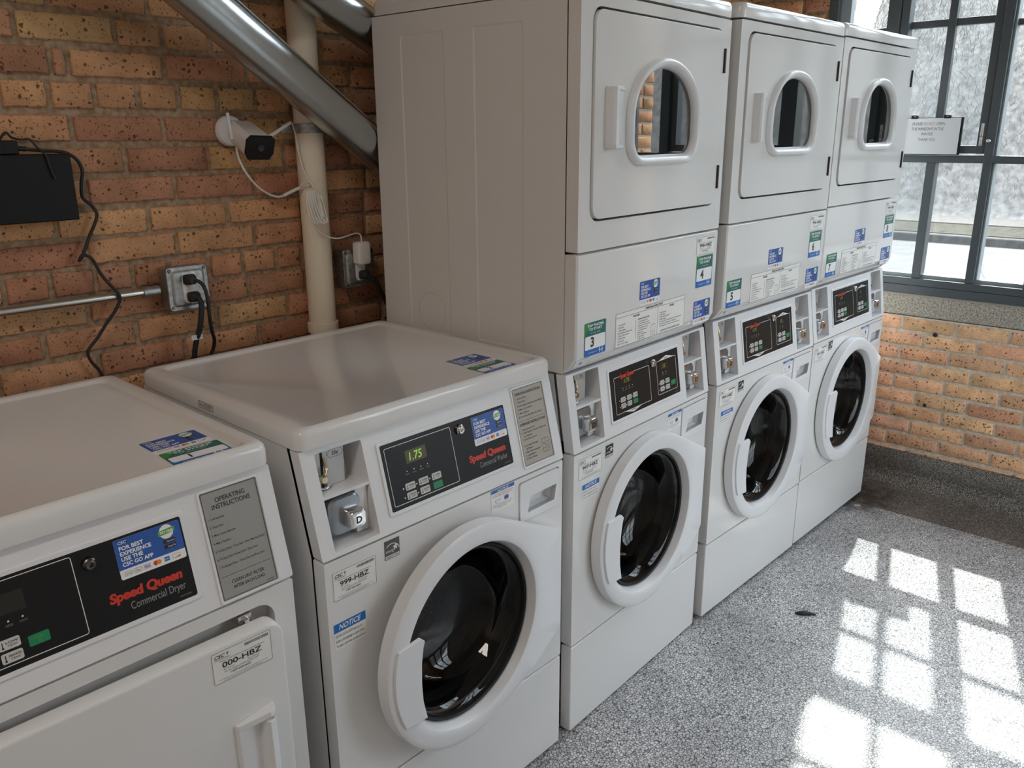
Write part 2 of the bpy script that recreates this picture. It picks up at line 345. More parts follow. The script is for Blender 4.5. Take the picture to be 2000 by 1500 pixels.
class Sheet:
    EPS = 0.00012
    def __init__(s, w, h, bg, r=0.002, th=0.0004):
        s.w, s.h, s.th = w, h, th; s.v = []; s.f = []; s.mi = []; s.mats = []
        pts = rrect(0, w, 0, h, r, 4); n = len(pts); b0 = len(s.v)
        s.v += [(x, -th, z) for x, z in pts] + [(x, 0, z) for x, z in pts]
        s._f(list(range(n)), bg)
        for i in range(n): s._f([i, (i + 1) % n, n + (i + 1) % n, n + i], bg)
    def _m(s, m):
        if m not in s.mats: s.mats.append(m)
        return s.mats.index(m)
    def _f(s, idx, m): s.f.append(tuple(idx)); s.mi.append(s._m(m))
    def poly(s, pts, m, lv=1):
        b = len(s.v); s.v += [(x, -s.th - s.EPS * lv, z) for x, z in pts]; s._f(range(b, b + len(pts)), m); return s
    def rect(s, x, y, w, h, m, lv=1, r=0): return s.poly(rrect(x, x + w, y, y + h, r, 4) if r else [(x, y), (x + w, y), (x + w, y + h), (x, y + h)], m, lv)
    def line(s, x0, y0, x1, y1, t, m, lv=2):
        d = Vector((x1 - x0, y1 - y0)); d.normalize(); q = Vector((-d.y, d.x)) * t / 2
        return s.poly([(x0 - q.x, y0 - q.y), (x1 - q.x, y1 - q.y), (x1 + q.x, y1 + q.y), (x0 + q.x, y0 + q.y)], m, lv)
    def frame(s, x, y, w, h, t, m, r=0.002, lv=2):
        a = rrect(x, x + w, y, y + h, r, 4); c = rrect(x + t, x + w - t, y + t, y + h - t, max(r - t, 0.0002), 4); n = len(a)
        for i in range(n): s.poly([a[i], a[(i + 1) % n], c[(i + 1) % n], c[i]], m, lv)
        return s
    def disc(s, x, y, r, m, lv=2, n=20): return s.poly(circle(x, y, r, n), m, lv)
    def text(s, t, x, y, h, m, w=None, bold=0.0, shear=0.0, al='L', lv=3, res=2, fat=0.0):
        """x,y baseline start; h cap height; w fitted width"""
        V, F, bb = text_mesh(t, bold, shear, res)
        k = h / 0.69; kx = k
        if w: kx = w / max(bb[1] - bb[0], 1e-6)
        tw = (bb[1] - bb[0]) * kx; ox = x - bb[0] * kx
        if al == 'C': ox -= tw / 2
        if al == 'R': ox -= tw
        for q_, dx in enumerate((0.0, -fat, fat) if fat else (0.0,)):
            b = len(s.v); s.v += [(ox + dx + q.x * kx, -s.th - s.EPS * (lv + q_ * 0.2), y + q.y * k) for q in V]
            for f in F: s._f([b + i for i in f], m)
        return s
    def build(s, name, origin, u, v, parent=None, label=None):
        u = Vector(u).normalized(); v = Vector(v).normalized(); nrm = u.cross(v)
        me = bpy.data.meshes.new(name); me.from_pydata(s.v, [], s.f)
        for m in s.mats: me.materials.append(m)
        me.polygons.foreach_set('material_index', s.mi); me.update()
        o = bpy.data.objects.new(name, me); C.objects.link(o)
        if parent is not None: o.parent = parent
        y = -nrm
        o.matrix_local = Matrix(((u.x, y.x, v.x, origin[0]), (u.y, y.y, v.y, origin[1]), (u.z, y.z, v.z, origin[2]), (0, 0, 0, 1)))
        if label: o['label'] = label
        return o
X_, Z_ = (1, 0, 0), (0, 0, 1)
def csc_logo(s, x, y, h, m, shade=None):
    s.text('CSC', x, y, h, m, w=h * 3.0, bold=0.02, shear=0.25)
    x2 = x + h * 3.3
    s.poly([(x2, y + h * 0.9), (x2 + h * 0.9, y + h * 1.1), (x2 + h * 0.5, y + h * 0.45)], ink_g, 3); s.poly([(x2 + h * 0.1, y + h * 0.75), (x2 + h * 0.5, y + h * 0.45), (x2 + h * 0.45, y - h * 0.1)], ink_t, 3)
def app_sticker(w, h):
    s = Sheet(w, h, ink_w, w * 0.03); k = w / 0.1
    st = h * 0.24
    s.poly(rrect(0, w, st, h, [0.0001, 0.0001, w * 0.03, w * 0.03], 4), ink_b, 1)
    csc_logo(s, 0.006 * k, h * 0.87, h * 0.07, ink_w)
    for i, t in enumerate(('FOR BEST', 'EXPERIENCE', 'USE THE', 'CSC GO APP')):
        s.text(t, 0.006 * k, h * (0.715 - 0.135 * i), h * 0.095, ink_w, w=(0.036, 0.046, 0.032, 0.046)[i] * k, bold=0.03)
    cx, cy, R = 0.078 * k, h * 0.80, 0.0105 * k
    s.poly([(cx + R * (1 + 0.08 * (i % 2)) * math.cos(i * math.pi / 20), cy + R * (1 + 0.08 * (i % 2)) * math.sin(i * math.pi / 20)) for i in range(40)], ink_w, 2)
    s.poly([(cx - R * 1.25, cy - R * 0.45), (cx + R * 1.2, cy - R * 0.25), (cx + R * 1.25, cy + R * 0.5), (cx - R * 1.2, cy + R * 0.3)], ink_lg, 3)
    s.text('TRY FREE', cx, cy - R * 0.18, R * 0.34, ink_w, w=R * 2.0, bold=0.03, al='C', lv=4)
    for i, t in enumerate(('App Store', 'Google Play')):
        s.rect(0.070 * k, h * (0.50 - 0.135 * i), 0.019 * k, h * 0.105, ink_k, 2, 0.001 * k); s.text(t, 0.0755 * k, h * (0.53 - 0.135 * i), h * 0.04, ink_w, w=0.0125 * k)
    y = h * 0.07; ih = h * 0.11
    s.frame(0.006 * k, y, 0.011 * k, ih, 0.0004 * k, ink_dg, 0.001 * k); s.text('G Pay', 0.0075 * k, y + ih * 0.3, ih * 0.35, ink_dg, w=0.008 * k)
    s.frame(0.020 * k, y, 0.011 * k, ih, 0.0004 * k, ink_dg, 0.001 * k); s.text('Pay', 0.0225 * k, y + ih * 0.3, ih * 0.4, ink_k, w=0.006 * k)
    s.rect(0.034 * k, y + ih * 0.85, 0.011 * k, ih * 0.12, ink_nb, 2); s.text('VISA', 0.0348 * k, y + ih * 0.25, ih * 0.45, ink_nb, w=0.0095 * k, bold=0.03, shear=0.2); s.rect(0.034 * k, y, 0.011 * k, ih * 0.12, ink_o, 2)
    s.disc(0.0525 * k, y + ih / 2, ih * 0.55, ink_r, 2); s.disc(0.0575 * k, y + ih / 2, ih * 0.55, ink_o, 3)
    s.rect(0.066 * k, y, 0.008 * k, ih, ink_nb, 2); s.text('AMEX', 0.0664 * k, y + ih * 0.35, ih * 0.3, ink_w, w=0.007 * k)
    s.frame(0.079 * k, y, 0.012 * k, ih, 0.0003 * k, ink_dg, 0.0006 * k); s.poly([(0.081 * k, y + 0.0004), (0.0905 * k, y + 0.0004), (0.0905 * k, y + ih * 0.5)], ink_o, 3)
    return s
def tap_sticker(num, w, h, wide=False):
    s = Sheet(w, h, ink_t, w * 0.035)
    top = 0.60 if not wide else 0.56; bot = 0.20
    s.poly([(w * 0.005, h * top), (w * 0.30, h * 0.995), (w * 0.03, h * 0.995), (w * 0.005, h * 0.96)], ink_g, 1)
    s.poly(rrect(0, w, 0, h * 0.30, [w * 0.035, w * 0.035, 0.0001, 0.0001], 4), ink_nb, 1)
    s.rect(w * 0.03, h * bot, w * 0.94, h * (top - bot), ink_w, 2, w * 0.04)
    s.text('TAP PHONE', w * 0.5, h * 0.865, h * 0.075, ink_w, w=w * 0.76, bold=0.03, al='C')
    s.text('TO START', w * 0.5, h * 0.755, h * 0.075, ink_w, w=w * 0.62, bold=0.03, al='C')
    s.text('or scan code', w * 0.5, h * 0.665, h * 0.035, ink_w, w=w * 0.45, al='C')
    s.text(num, w * 0.36, h * (bot + 0.075), h * (top - bot) * 0.68, ink_k, bold=0.032, al='C', lv=4, res=4)
    s.text('mycscgo.com', w * 0.16, h * 0.085, h * 0.04, ink_w, w=w * 0.42)
    for dx in (0.70, 0.82): s.rect(w * dx, h * 0.03, w * 0.025, h * 0.16, ink_w, 4)
    s.rect(w * 0.66, h * 0.095, w * 0.22, h * 0.02, ink_w, 4)
    return s
def id_label(code, w=0.1, h=0.058):
    s = Sheet(w, h, lab_w, 0.002); k = w / 0.1; q = h / 0.058
    s.frame(0.0008, 0.0008, w - 0.0016, h - 0.0016, 0.0006, ink_k, 0.002)
    csc_logo(s, 0.005 * k, 0.046 * q, 0.006 * q, ink_k)
    s.text('SERVICEWORKS', 0.005 * k, 0.0425 * q, 0.0022 * q, ink_dg, w=0.024 * k)
    x = 0.055 * k
    r2 = random.Random(code)
    while x < 0.095 * k:
        bw = r2.choice((0.0006, 0.0009, 0.0014)) * k; s.rect(x, 0.048 * q, bw, 0.005 * q, ink_dg, 2); x += bw + r2.choice((0.0006, 0.001)) * k
    s.text('Please use this number to report machine requests', 0.012 * k, 0.0385 * q, 0.0022 * q, ink_dg, w=0.075 * k)
    s.text(code, 0.016 * k, 0.0265 * q, 0.0095 * q, ink_k, w=0.066 * k, bold=0.014, lv=4, res=4)
    s.text('For Service:', 0.018 * k, 0.0215 * q, 0.0024 * q, ink_dg, w=0.018 * k); s.text('Para Servicio:', 0.058 * k, 0.0215 * q, 0.0024 * q, ink_dg, w=0.02 * k)
    s.text('Visit our website: WWW.CSCSW.COM', 0.018 * k, 0.017 * q, 0.0026 * q, ink_dg, w=0.058 * k)
    s.text('1-877-264-6622', 0.028 * k, 0.0115 * q, 0.0034 * q, ink_k, w=0.034 * k, bold=0.01)
    s.text('This machine is serviced and operated by CSC ServiceWorks under lease', 0.008 * k, 0.006 * q, 0.0018 * q, ink_dg, w=0.083 * k)
    s.text('and may not be moved or removed from the premises.', 0.016 * k, 0.003 * q, 0.0018 * q, ink_dg, w=0.065 * k)
    return s
def notice_lock(w, h):
    s = Sheet(w, h, lab_w, 0.0008); s.rect(0, h * 0.66, w, h * 0.34, ink_nb, 1)
    s.text('NOTICE', w * 0.5, h * 0.74, h * 0.19, ink_w, w=w * 0.7, bold=0.02, shear=0.3, al='C')
    for i, t in enumerate(('DOOR LOCK LIGHT must go out', 'before attempting to open door.', 'To open, push door in then pull out.')):
        s.text(t, w * 0.04, h * (0.47 - 0.19 * i), h * 0.10, ink_dg, w=w * (0.84, 0.90, 0.92)[i])
    return s
def notice_hazard(w, h):
    s = Sheet(w, h, lab_w, 0.0008); s.rect(0, h * 0.84, w, h * 0.16, ink_nb, 1)
    s.text('NOTICE', w * 0.5, h * 0.865, h * 0.09, ink_w, w=w * 0.5, bold=0.02, shear=0.3, al='C')
    s.text('Use of HE (high efficiency) detergent', w * 0.04, h * 0.74, h * 0.05, ink_r, w=w * 0.9); s.text('recommended for best performance', w * 0.06, h * 0.65, h * 0.05, ink_dg, w=w * 0.86)
    s.poly([(w * 0.2, h * 0.36), (w * 0.36, h * 0.36), (w * 0.40, h * 0.50), (w * 0.16, h * 0.50)], ink_nb, 2); s.poly([(w * 0.21, h * 0.38), (w * 0.35, h * 0.38), (w * 0.375, h * 0.48), (w * 0.185, h * 0.48)], lab_w, 3)
    s.rect(w * 0.56, h * 0.38, w * 0.18, h * 0.17, ink_b, 2); s.disc(w * 0.65, h * 0.465, h * 0.13, ink_r, 1); s.disc(w * 0.65, h * 0.465, h * 0.115, lab_w, 1.5)
    s.text('Using non HE detergent may cause', w * 0.05, h * 0.26, h * 0.045, ink_dg, w=w * 0.86); s.text('oversudsing and reduced washing', w * 0.05, h * 0.18, h * 0.045, ink_dg, w=w * 0.80); s.text('performance.', w * 0.3, h * 0.10, h * 0.045, ink_dg, w=w * 0.4)
    return s
def energy_star(w, h, dark):
    s = Sheet(w, h, dark, 0.0004); s.rect(w * 0.04, h * 0.03, w * 0.92, h * 0.17, lab_w, 1)
    s.text('ENERGY STAR', w * 0.5, h * 0.065, h * 0.10, dark, w=w * 0.84, bold=0.02, al='C')
    for k in range(12):
        a0, a1 = math.radians(15 + k * 10), math.radians(25 + k * 10)
        s.poly([(w * 0.48 + w * q * math.cos(a), h * 0.32 + w * q * math.sin(a)) for q, a in ((0.52, a0), (0.52, a1), (0.475, a1), (0.475, a0))], lab_w, 2)
    s.poly([(w * 0.72 + (w * 0.2 if i % 2 == 0 else w * 0.085) * math.sin(i * math.pi / 5), h * 0.55 + (w * 0.2 if i % 2 == 0 else w * 0.085) * math.cos(i * math.pi / 5)) for i in range(10)], lab_w, 2)
    s.text('energy', w * 0.08, h * 0.36, h * 0.17, lab_w, w=w * 0.62, shear=0.35)
    return s
def instr_washer(w, h):
    s = Sheet(w, h, lab_t, 0.002); s.frame(0.002, 0.002, w - 0.004, h - 0.004, 0.0008, ink_k, 0.0015)
    s.text('OPERATING INSTRUCTIONS', w * 0.08, h * 0.905, h * 0.032, ink_k, w=w * 0.84, bold=0.015)
    y = 0.855
    for t, ww in (('1. Load Laundry', 0.32), ('2. Close Door', 0.28), ('3. Add Supplies (See Instructions Below)', 0.83), ('4. Make Cycle Selection', 0.48), ('5. Make Payment', 0.34), ('6. Press Start (Door Must be Closed)', 0.74)):
        s.text(t, w * 0.10, h * y, h * 0.021, ink_k, w=w * ww, bold=0.005); y -= 0.047
    s.line(w * 0.06, h * 0.575, w * 0.94, h * 0.575, 0.0006, ink_k)
    s.text('DISPENSER INSTRUCTIONS', w * 0.08, h * 0.515, h * 0.032, ink_k, w=w * 0.84, bold=0.015)
    y = 0.455
    for t, ww, x in (('1. Open Dispenser Door', 0.44, 0.1), ('2. Load Supplies in Proper Compartment', 0.80, 0.1), ('(as indicated)', 0.26, 0.15), ('3. Close Dispenser Door', 0.46, 0.1)):
        s.text(t, w * x, h * y, h * 0.021, ink_k, w=w * ww, bold=0.005); y -= 0.042
    y = 0.25
    for t, ww, x in (('A. Pre-Wash Detergent', 0.46, 0.1), ('(If Offered)', 0.2, 0.15), ('B. Main Wash Detergent', 0.5, 0.1), ('C. Liquid Bleach', 0.32, 0.1), ('D. Fabric Softener', 0.36, 0.1)):
        s.text(t, w * x, h * y, h * 0.021, ink_k, w=w * ww, bold=0.005); y -= 0.042
    t_ = 0.0006; bx, by, bw, bh = w * 0.67, h * 0.09, w * 0.22, h * 0.18
    s.frame(bx, by, bw, bh, t_, ink_k, 0.0005); s.line(bx + bw / 2, by, bx + bw / 2, by + bh, t_, ink_k); s.line(bx, by + bh * 0.3, bx + bw / 2, by + bh * 0.3, t_, ink_k); s.line(bx + bw / 2, by + bh * 0.45, bx + bw, by + bh * 0.45, t_, ink_k)
    for t, px, py in (('B', 0.22, 0.58), ('A', 0.7, 0.65), ('C', 0.2, 0.06), ('D', 0.7, 0.15)): s.text(t, bx + bw * px, by + bh * py, h * 0.022, ink_k)
    return s
def instr_dryer(w, h):
    s = Sheet(w, h, lab_g, 0.002); s.frame(0.002, 0.002, w - 0.004, h - 0.004, 0.0009, ink_k, 0.0015)
    s.text('OPERATING', w * 0.5, h * 0.885, h * 0.042, ink_k, w=w * 0.52, bold=0.012, al='C', res=4); s.text('INSTRUCTIONS', w * 0.5, h * 0.825, h * 0.042, ink_k, w=w * 0.66, bold=0.012, al='C', res=4)
    y = 0.74
    for t, ww in (('1. Load Laundry', 0.27), ('2. Close Door', 0.23), ('3. Make Cycle Selection', 0.40), ('4. Make Payment', 0.29), ('5. To Start Dryer - Press Start - Door Must be Closed', 0.86), ('6. To Stop Dryer During Cycle - Open Door', 0.71), ('7. To Restart Dryer - Close Door and Press Start', 0.80)):
        s.text(t, w * 0.065, h * y, h * 0.020, ink_k, w=w * ww, bold=0.004); y -= 0.074
    s.line(w * 0.06, h * 0.215, w * 0.94, h * 0.215, 0.0006, ink_k)
    s.text('CLEAN LINT FILTER', w * 0.5, h * 0.135, h * 0.030, ink_k, w=w * 0.58, bold=0.01, al='C'); s.text('AFTER EACH LOAD', w * 0.5, h * 0.082, h * 0.030, ink_k, w=w * 0.56, bold=0.01, al='C')
    s.text('202456', w * 0.80, h * 0.03, h * 0.012, ink_k, w=w * 0.13)
    return s
def instr_stack(w, h):
    s = Sheet(w, h, lab_w, 0.001); t_ = 0.0008
    s.frame(0.0, 0.0, w, h, t_, ink_k, 0.0006); s.line(0, h * 0.87, w, h * 0.87, t_, ink_k); s.line(w * 0.58, 0, w * 0.58, h * 0.87, t_, ink_k); s.line(w * 0.27, h * 0.1, w * 0.27, h * 0.68, t_, ink_k)
    s.text('OPERATING INSTRUCTIONS', w * 0.40, h * 0.90, h * 0.065, ink_k, w=w * 0.25, bold=0.02)
    s.text('WASHER', w * 0.23, h * 0.77, h * 0.06, ink_k, w=w * 0.09, bold=0.02); s.text('DRYER', w * 0.76, h * 0.77, h * 0.06, ink_k, w=w * 0.065, bold=0.02)
    for i, (t, ww) in enumerate((('1. Load Laundry', 0.10), ('2. Close Door', 0.085), ('3. Add Supplies', 0.10), ('(See Dispenser Instructions)', 0.19), ('4. Make Cycle Selection', 0.15), ('5. Make Payment', 0.10), ('6. Press Start', 0.085), ('(Door Must be Closed)', 0.14))):
        s.text(t, w * 0.03, h * (0.63 - 0.08 * i), h * 0.045, ink_k, w=w * ww)
    s.text('DISPENSER INSTRUCTIONS', w * 0.30, h * 0.64, h * 0.045, ink_k, w=w * 0.16, bold=0.01)
    for i, (t, ww) in enumerate((('1. Open Dispenser Door', 0.14), ('2. Load Supplies in Proper', 0.16), ('Compartment (as indicated)', 0.17), ('3. Close Dispenser Door', 0.15), ('A. Pre-Wash Detergent', 0.13), ('(If Offered)', 0.07), ('B. Main Wash Detergent', 0.13), ('C. Liquid Bleach', 0.09), ('D. Fabric Softener', 0.10))):
        s.text(t, w * 0.30, h * (0.57 - 0.066 * i), h * 0.04, ink_k, w=w * ww)
    bx, by, bw, bh = w * 0.49, h * 0.06, w * 0.06, h * 0.32
    s.frame(bx, by, bw, bh, 0.0006, ink_k, 0.0003); s.line(bx + bw / 2, by, bx + bw / 2, by + bh, 0.0005, ink_k); s.line(bx, by + bh * 0.3, bx + bw, by + bh * 0.3, 0.0005, ink_k)
    for i, (t, ww) in enumerate((('1. Load Laundry', 0.10), ('2. Close Door', 0.085), ('3. Make Cycle Selection', 0.15), ('4. Make Payment', 0.10), ('5. To Start Dryer - Press Start - Door Must be Closed', 0.34), ('6. To Stop Dryer During Cycle - Open Door', 0.26), ('7. To Restart Dryer - Close Door and Press Start', 0.31))):
        s.text(t, w * 0.61, h * (0.64 - 0.072 * i), h * 0.045, ink_k, w=w * ww)
    s.text('CLEAN LINT FILTER AFTER EACH LOAD', w * 0.63, h * 0.06, h * 0.05, ink_k, w=w * 0.30, bold=0.01)
    return s
def coin_tag(w=0.036, h=0.016):
    s = Sheet(w, h, coinplate, 0.0005, 0.0002); p = [(0, h / 2), (w * 0.18, 0), (w * 0.82, 0), (w, h / 2), (w * 0.82, h), (w * 0.18, h)]
    for i in range(6): s.line(*p[i], *p[(i + 1) % 6], 0.0007, ink_k)
    s.text('25¢', w * 0.5, h * 0.28, h * 0.45, ink_k, al='C', bold=0.01); return s

def button(s, x, y, w, h, m, t1, t2, inkm, bulb=True):
    s.rect(x, y, w, h, m, 2, h * 0.18)
    s.text(t1, x + w * 0.34, y + h * 0.55, h * 0.2, inkm, w=w * 0.58, bold=0.02, lv=4); s.text(t2, x + w * 0.4, y + h * 0.22, h * 0.2, inkm, w=w * 0.45, lv=4)
    if bulb:
        s.rect(x + w * 0.16, y + h * 0.2, w * 0.05, h * 0.6, inkm, 3); s.disc(x + w * 0.185, y + h * 0.24, h * 0.11, inkm, 3, 10)
        s.disc(x - w * 0.24, y + h * 0.45, 0.0016, ink_w, 2, 10)
def panel_face(w, h, r=0.004):
    return Sheet(w, h, console_m, r, 0.002)
def digits(s, t, x, y, w, h, dm, lm, dw=0.62):
    s.rect(x, y, w, h, dm, 2, 0.001); s.text(t, x + w * 0.16, y + h * 0.18, h * 0.62, lm, w=w * dw, bold=0.01, shear=0.15, lv=4)
def console_single(kind):
    w, h = 0.345, 0.134; s = panel_face(w, h)
    s.frame(0.008, 0.008, 0.174, 0.117, 0.0011, lab_w, 0.004)
    if kind == 'washer': digits(s, '1.75', 0.056, 0.082, 0.054, 0.026, lcd, led)
    else: s.rect(0.052, 0.078, 0.062, 0.028, lcd_dim, 2, 0.001)
    for i, t in enumerate(('WASH', 'RINSE', 'SPIN', 'DOOR LOCKED') if kind == 'washer' else ('DRY', 'COOL', 'ADD', 'DOOR')):
        s.disc(0.053 + 0.018 * i, 0.068, 0.0013, ink_w, 2, 10); s.text(t, 0.053 + 0.018 * i, 0.061, 0.0026, ink_gy, w=0.010, al='C')
    if kind == 'washer':
        rows = [(('NORMAL', 'HOT'), ('NORMAL', 'WARM'), ('NORMAL', 'COLD')), (('PERM PRESS', 'WARM'), ('DELICATES', 'COLD'), None)]
        for j, row in enumerate(rows):
            for i in range(3):
                x, y = 0.042 + 0.0345 * i, 0.031 - 0.0185 * j
                if row[i]: button(s, x, y, 0.025, 0.014, btn_w, *row[i], ink_k)
                else: s.rect(x, y, 0.025, 0.014, btn_g, 2, 0.002); s.text('START', x + 0.0125, y + 0.0075, 0.003, ink_g, w=0.012, al='C', lv=4)
    else:
        for j in range(2):
            for i in range(2): button(s, 0.034 + 0.036 * i, 0.031 - 0.0185 * j, 0.027, 0.0145, btn_w, ('HIGH', 'LOW', 'MEDIUM', 'DELICATES')[j * 2 + i], 'TEMP', ink_k)
        s.rect(0.106, 0.0225, 0.027, 0.0155, btn_g, 2, 0.002); s.text('START', 0.1195, 0.031, 0.003, ink_lg, w=0.013, al='C', lv=4); s.frame(0.1177, 0.0253, 0.0036, 0.0036, 0.0005, ink_lg, 0.0012, 4)
    s.text('Speed Queen', 0.218, 0.036, 0.0138, ink_r, w=0.110, bold=0.034, shear=0.10, lv=3, res=4, fat=0.0005)
    s.text('Commercial Washer' if kind == 'washer' else 'Commercial Dryer', 0.245, 0.0175, 0.0115, ink_gy, w=0.085, lv=3, res=4)
    s.text('2013442', 0.318, 0.006, 0.0022, ink_gy, w=0.018)
    return s
def console_stack(d1, d2, dim):
    w, h = 0.342, 0.130; s = panel_face(w, h); L = lcd_dim if dim else lcd_dim; D = led_dim
    # washer field
    s.frame(0.018, 0.012, 0.170, 0.098, 0.0011, lab_w, 0.004); s.rect(0.045, 0.106, 0.068, 0.006, console_m, 2.5)
    s.text('Speed Queen', 0.048, 0.1035, 0.0105, ink_r, w=0.064, bold=0.034, shear=0.10, lv=4, res=3, fat=0.0003)
    digits(s, d1, 0.058, 0.086, 0.040, 0.016, L, D)
    for i in range(4): s.disc(0.056 + 0.015 * i, 0.076, 0.0013, ink_w, 2, 10); s.text(('WASH', 'RINSE', 'SPIN', 'DOOR')[i], 0.056 + 0.015 * i, 0.069, 0.0026, ink_gy, w=0.009, al='C')
    for j in range(2):
        for i in range(3):
            x, y = 0.042 + 0.029 * i, 0.040 - 0.0165 * j
            if (i, j) != (2, 1): button(s, x, y, 0.0215, 0.013, btn_w, ('NORMAL', 'NORMAL', 'NORMAL', 'PERM', 'DELIC')[j * 3 + i], ('HOT', 'WARM', 'COLD', 'PRESS', 'COLD')[j * 3 + i], ink_k)
            else: s.rect(x, y, 0.0215, 0.013, btn_g, 2, 0.002); s.text('START', x + 0.0107, y + 0.006, 0.003, ink_lg, w=0.011, al='C', lv=4)
    s.poly([(0.050, 0.0135), (0.145, 0.0135), (0.098, 0.0035)], lab_w, 2); s.text('WASHER', 0.098, 0.0082, 0.0035, ink_k, w=0.024, bold=0.02, al='C')
    # dryer field
    s.frame(0.224, 0.016, 0.104, 0.094, 0.0011, lab_w, 0.004); s.poly([(0.236, 0.1095), (0.318, 0.1095), (0.277, 0.119)], lab_w, 2); s.text('DRYER', 0.277, 0.1108, 0.0035, ink_k, w=0.02, bold=0.02, al='C')
    digits(s, d2, 0.246, 0.084, 0.036, 0.017, L, D, 0.5)
    for i in range(2): s.disc(0.255 + 0.017 * i, 0.074, 0.0013, ink_w, 2, 10); s.text(('DRYING', 'COOL')[i], 0.255 + 0.017 * i, 0.067, 0.0026, ink_gy, w=0.010, al='C')
    for j in range(2):
        for i in range(2): button(s, 0.237 + 0.029 * i, 0.041 - 0.0175 * j, 0.0215, 0.013, btn_w, ('HIGH', 'MED', 'LOW', 'DELIC')[j * 2 + i], 'TEMP', ink_k)
    s.rect(0.295, 0.0295, 0.024, 0.0135, btn_g, 2, 0.002); s.text('START', 0.307, 0.036, 0.003, ink_lg, w=0.012, al='C', lv=4)
    s.text('2013451', 0.312, 0.005, 0.0022, ink_gy, w=0.016)
    return s

# ------------------------------------------------------------------ room shell
BACK_Y, END_X, RIGHT_Y, LEFT_X, CEIL_Z = 0.82, 2.33, -2.40, -3.6, 3.30
BRICK = {'o': (0.60, 0.33, 0.175), 'y': (0.63, 0.385, 0.195), 'r': (0.47, 0.235, 0.14), 'p': (0.62, 0.33, 0.21), 'd': (0.30, 0.14, 0.10)}
def brick_course(x_joints, seedx, x_lo, x_hi, offs, L=0.2125):
    """joints with colours, extended to both sides with a running bond"""
    js = list(x_joints) if x_joints else [(offs, rng.choice('ooyr'))]
    while js[0][0] > x_lo: js.insert(0, (js[0][0] - (L if rng.random() < 0.85 else L / 2), rng.choice('oooyrr')))
    while js[-1][0] < x_hi: js.append((js[-1][0] + (L if rng.random() < 0.85 else L / 2), rng.choice('oooyrr')))
    return js
def brick_wall(name, courses, pitch, put, lo, hi, zlo, zhi, mort, tone=1.0, jx=0.012, jz=0.013, gain=(1, 1, 1), parent=None, calm=0.0):
    """courses: list of (z centre, joints); put(s, depth, z) -> point; each brick stands 6 mm proud of the mortar bed"""
    v = []; f = []; mi = []; col = []
    def face(idx, m, c): f.append(tuple(idx)); mi.append(m); col.append(c)
    b = len(v); v += [put(lo, 0.0, zlo), put(hi, 0.0, zlo), put(hi, 0.0, zhi), put(lo, 0.0, zhi)]
    v += [put(lo, -0.10, zlo), put(hi, -0.10, zlo), put(hi, -0.10, zhi), put(lo, -0.10, zhi)]
    face((b, b + 1, b + 2, b + 3), 0, (1, 1, 1)); face((b + 7, b + 6, b + 5, b + 4), 0, (1, 1, 1))
    for i in range(4): face((b + i, b + 4 + i, b + 4 + (i + 1) % 4, b + (i + 1) % 4), 0, (1, 1, 1))
    for zc, js in courses:
        for (xa, c), (xb, _) in zip(js[:-1], js[1:]):
            x0, x1 = max(xa + jx / 2, lo), min(xb - jx / 2, hi)
            z0, z1 = max(zc - pitch / 2 + jz / 2, zlo), min(zc + pitch / 2 - jz / 2, zhi)
            if x1 - x0 < 0.012 or z1 - z0 < 0.015: continue
            k = rng.uniform(0.86, 1.16) * tone; cc = tuple(min(1, (q * (1 - calm) + t_ * calm) * k * rng.uniform(0.96, 1.04) * g) for q, t_, g in zip(BRICK[c], (0.56, 0.31, 0.17), gain))
            tilt = rng.uniform(-0.0012, 0.0012); dz = rng.uniform(-0.0015, 0.0015)
            nx = max(3, int((x1 - x0) / 0.012)); nz = max(2, int((z1 - z0) / 0.013)); out = []
            for i in range(nx): out.append((x0 + (x1 - x0) * i / nx, z0))
            for i in range(nz): out.append((x1, z0 + (z1 - z0) * i / nz))
            for i in range(nx): out.append((x1 - (x1 - x0) * i / nx, z1))
            for i in range(nz): out.append((x0, z1 - (z1 - z0) * i / nz))
            out = [(x + rng.uniform(-0.0014, 0.0014), z + dz + rng.uniform(-0.0014, 0.0014) + tilt * (x - x0) / 0.2) for x, z in out]
            cx, cz = (x0 + x1) / 2, (z0 + z1) / 2; d = rng.uniform(0.005, 0.008); n = len(out)
            b = len(v)
            v += [put(x, -0.002, z) for x, z in out]
            v += [put(x + 0.0012 * (1 if x < cx else -1), d - 0.002, z + 0.0012 * (1 if z < cz else -1)) for x, z in out]
            v += [put(x + 0.004 * (1 if x < cx else -1), d, z + 0.004 * (1 if z < cz else -1)) for x, z in out]
            for i in range(n):
                j = (i + 1) % n; face((b + i, b + j, b + n + j, b + n + i), 1, cc); face((b + n + i, b + n + j, b + 2 * n + j, b + 2 * n + i), 1, cc)
            face(range(b + 2 * n, b + 3 * n), 1, cc)
    me = bpy.data.meshes.new(name); me.from_pydata(v, [], f); me.materials.append(mort); me.materials.append(brick_m)
    me.polygons.foreach_set('material_index', mi)
    ca = me.color_attributes.new('brick', 'FLOAT_COLOR', 'CORNER'); buf = []
    for p, c in zip(me.polygons, col): buf += [*c, 1.0] * p.loop_total
    ca.data.foreach_set('color', buf)
    me.polygons.foreach_set('use_smooth', [True] * len(f)); me.set_sharp_from_angle(angle=math.radians(50)); me.update()
    bm = bmesh.new(); bm.from_mesh(me); bmesh.ops.recalc_face_normals(bm, faces=bm.faces); bm.to_mesh(me); bm.free()
    o = bpy.data.objects.new(name, me); C.objects.link(o)
    if parent: o.parent = parent
    return o

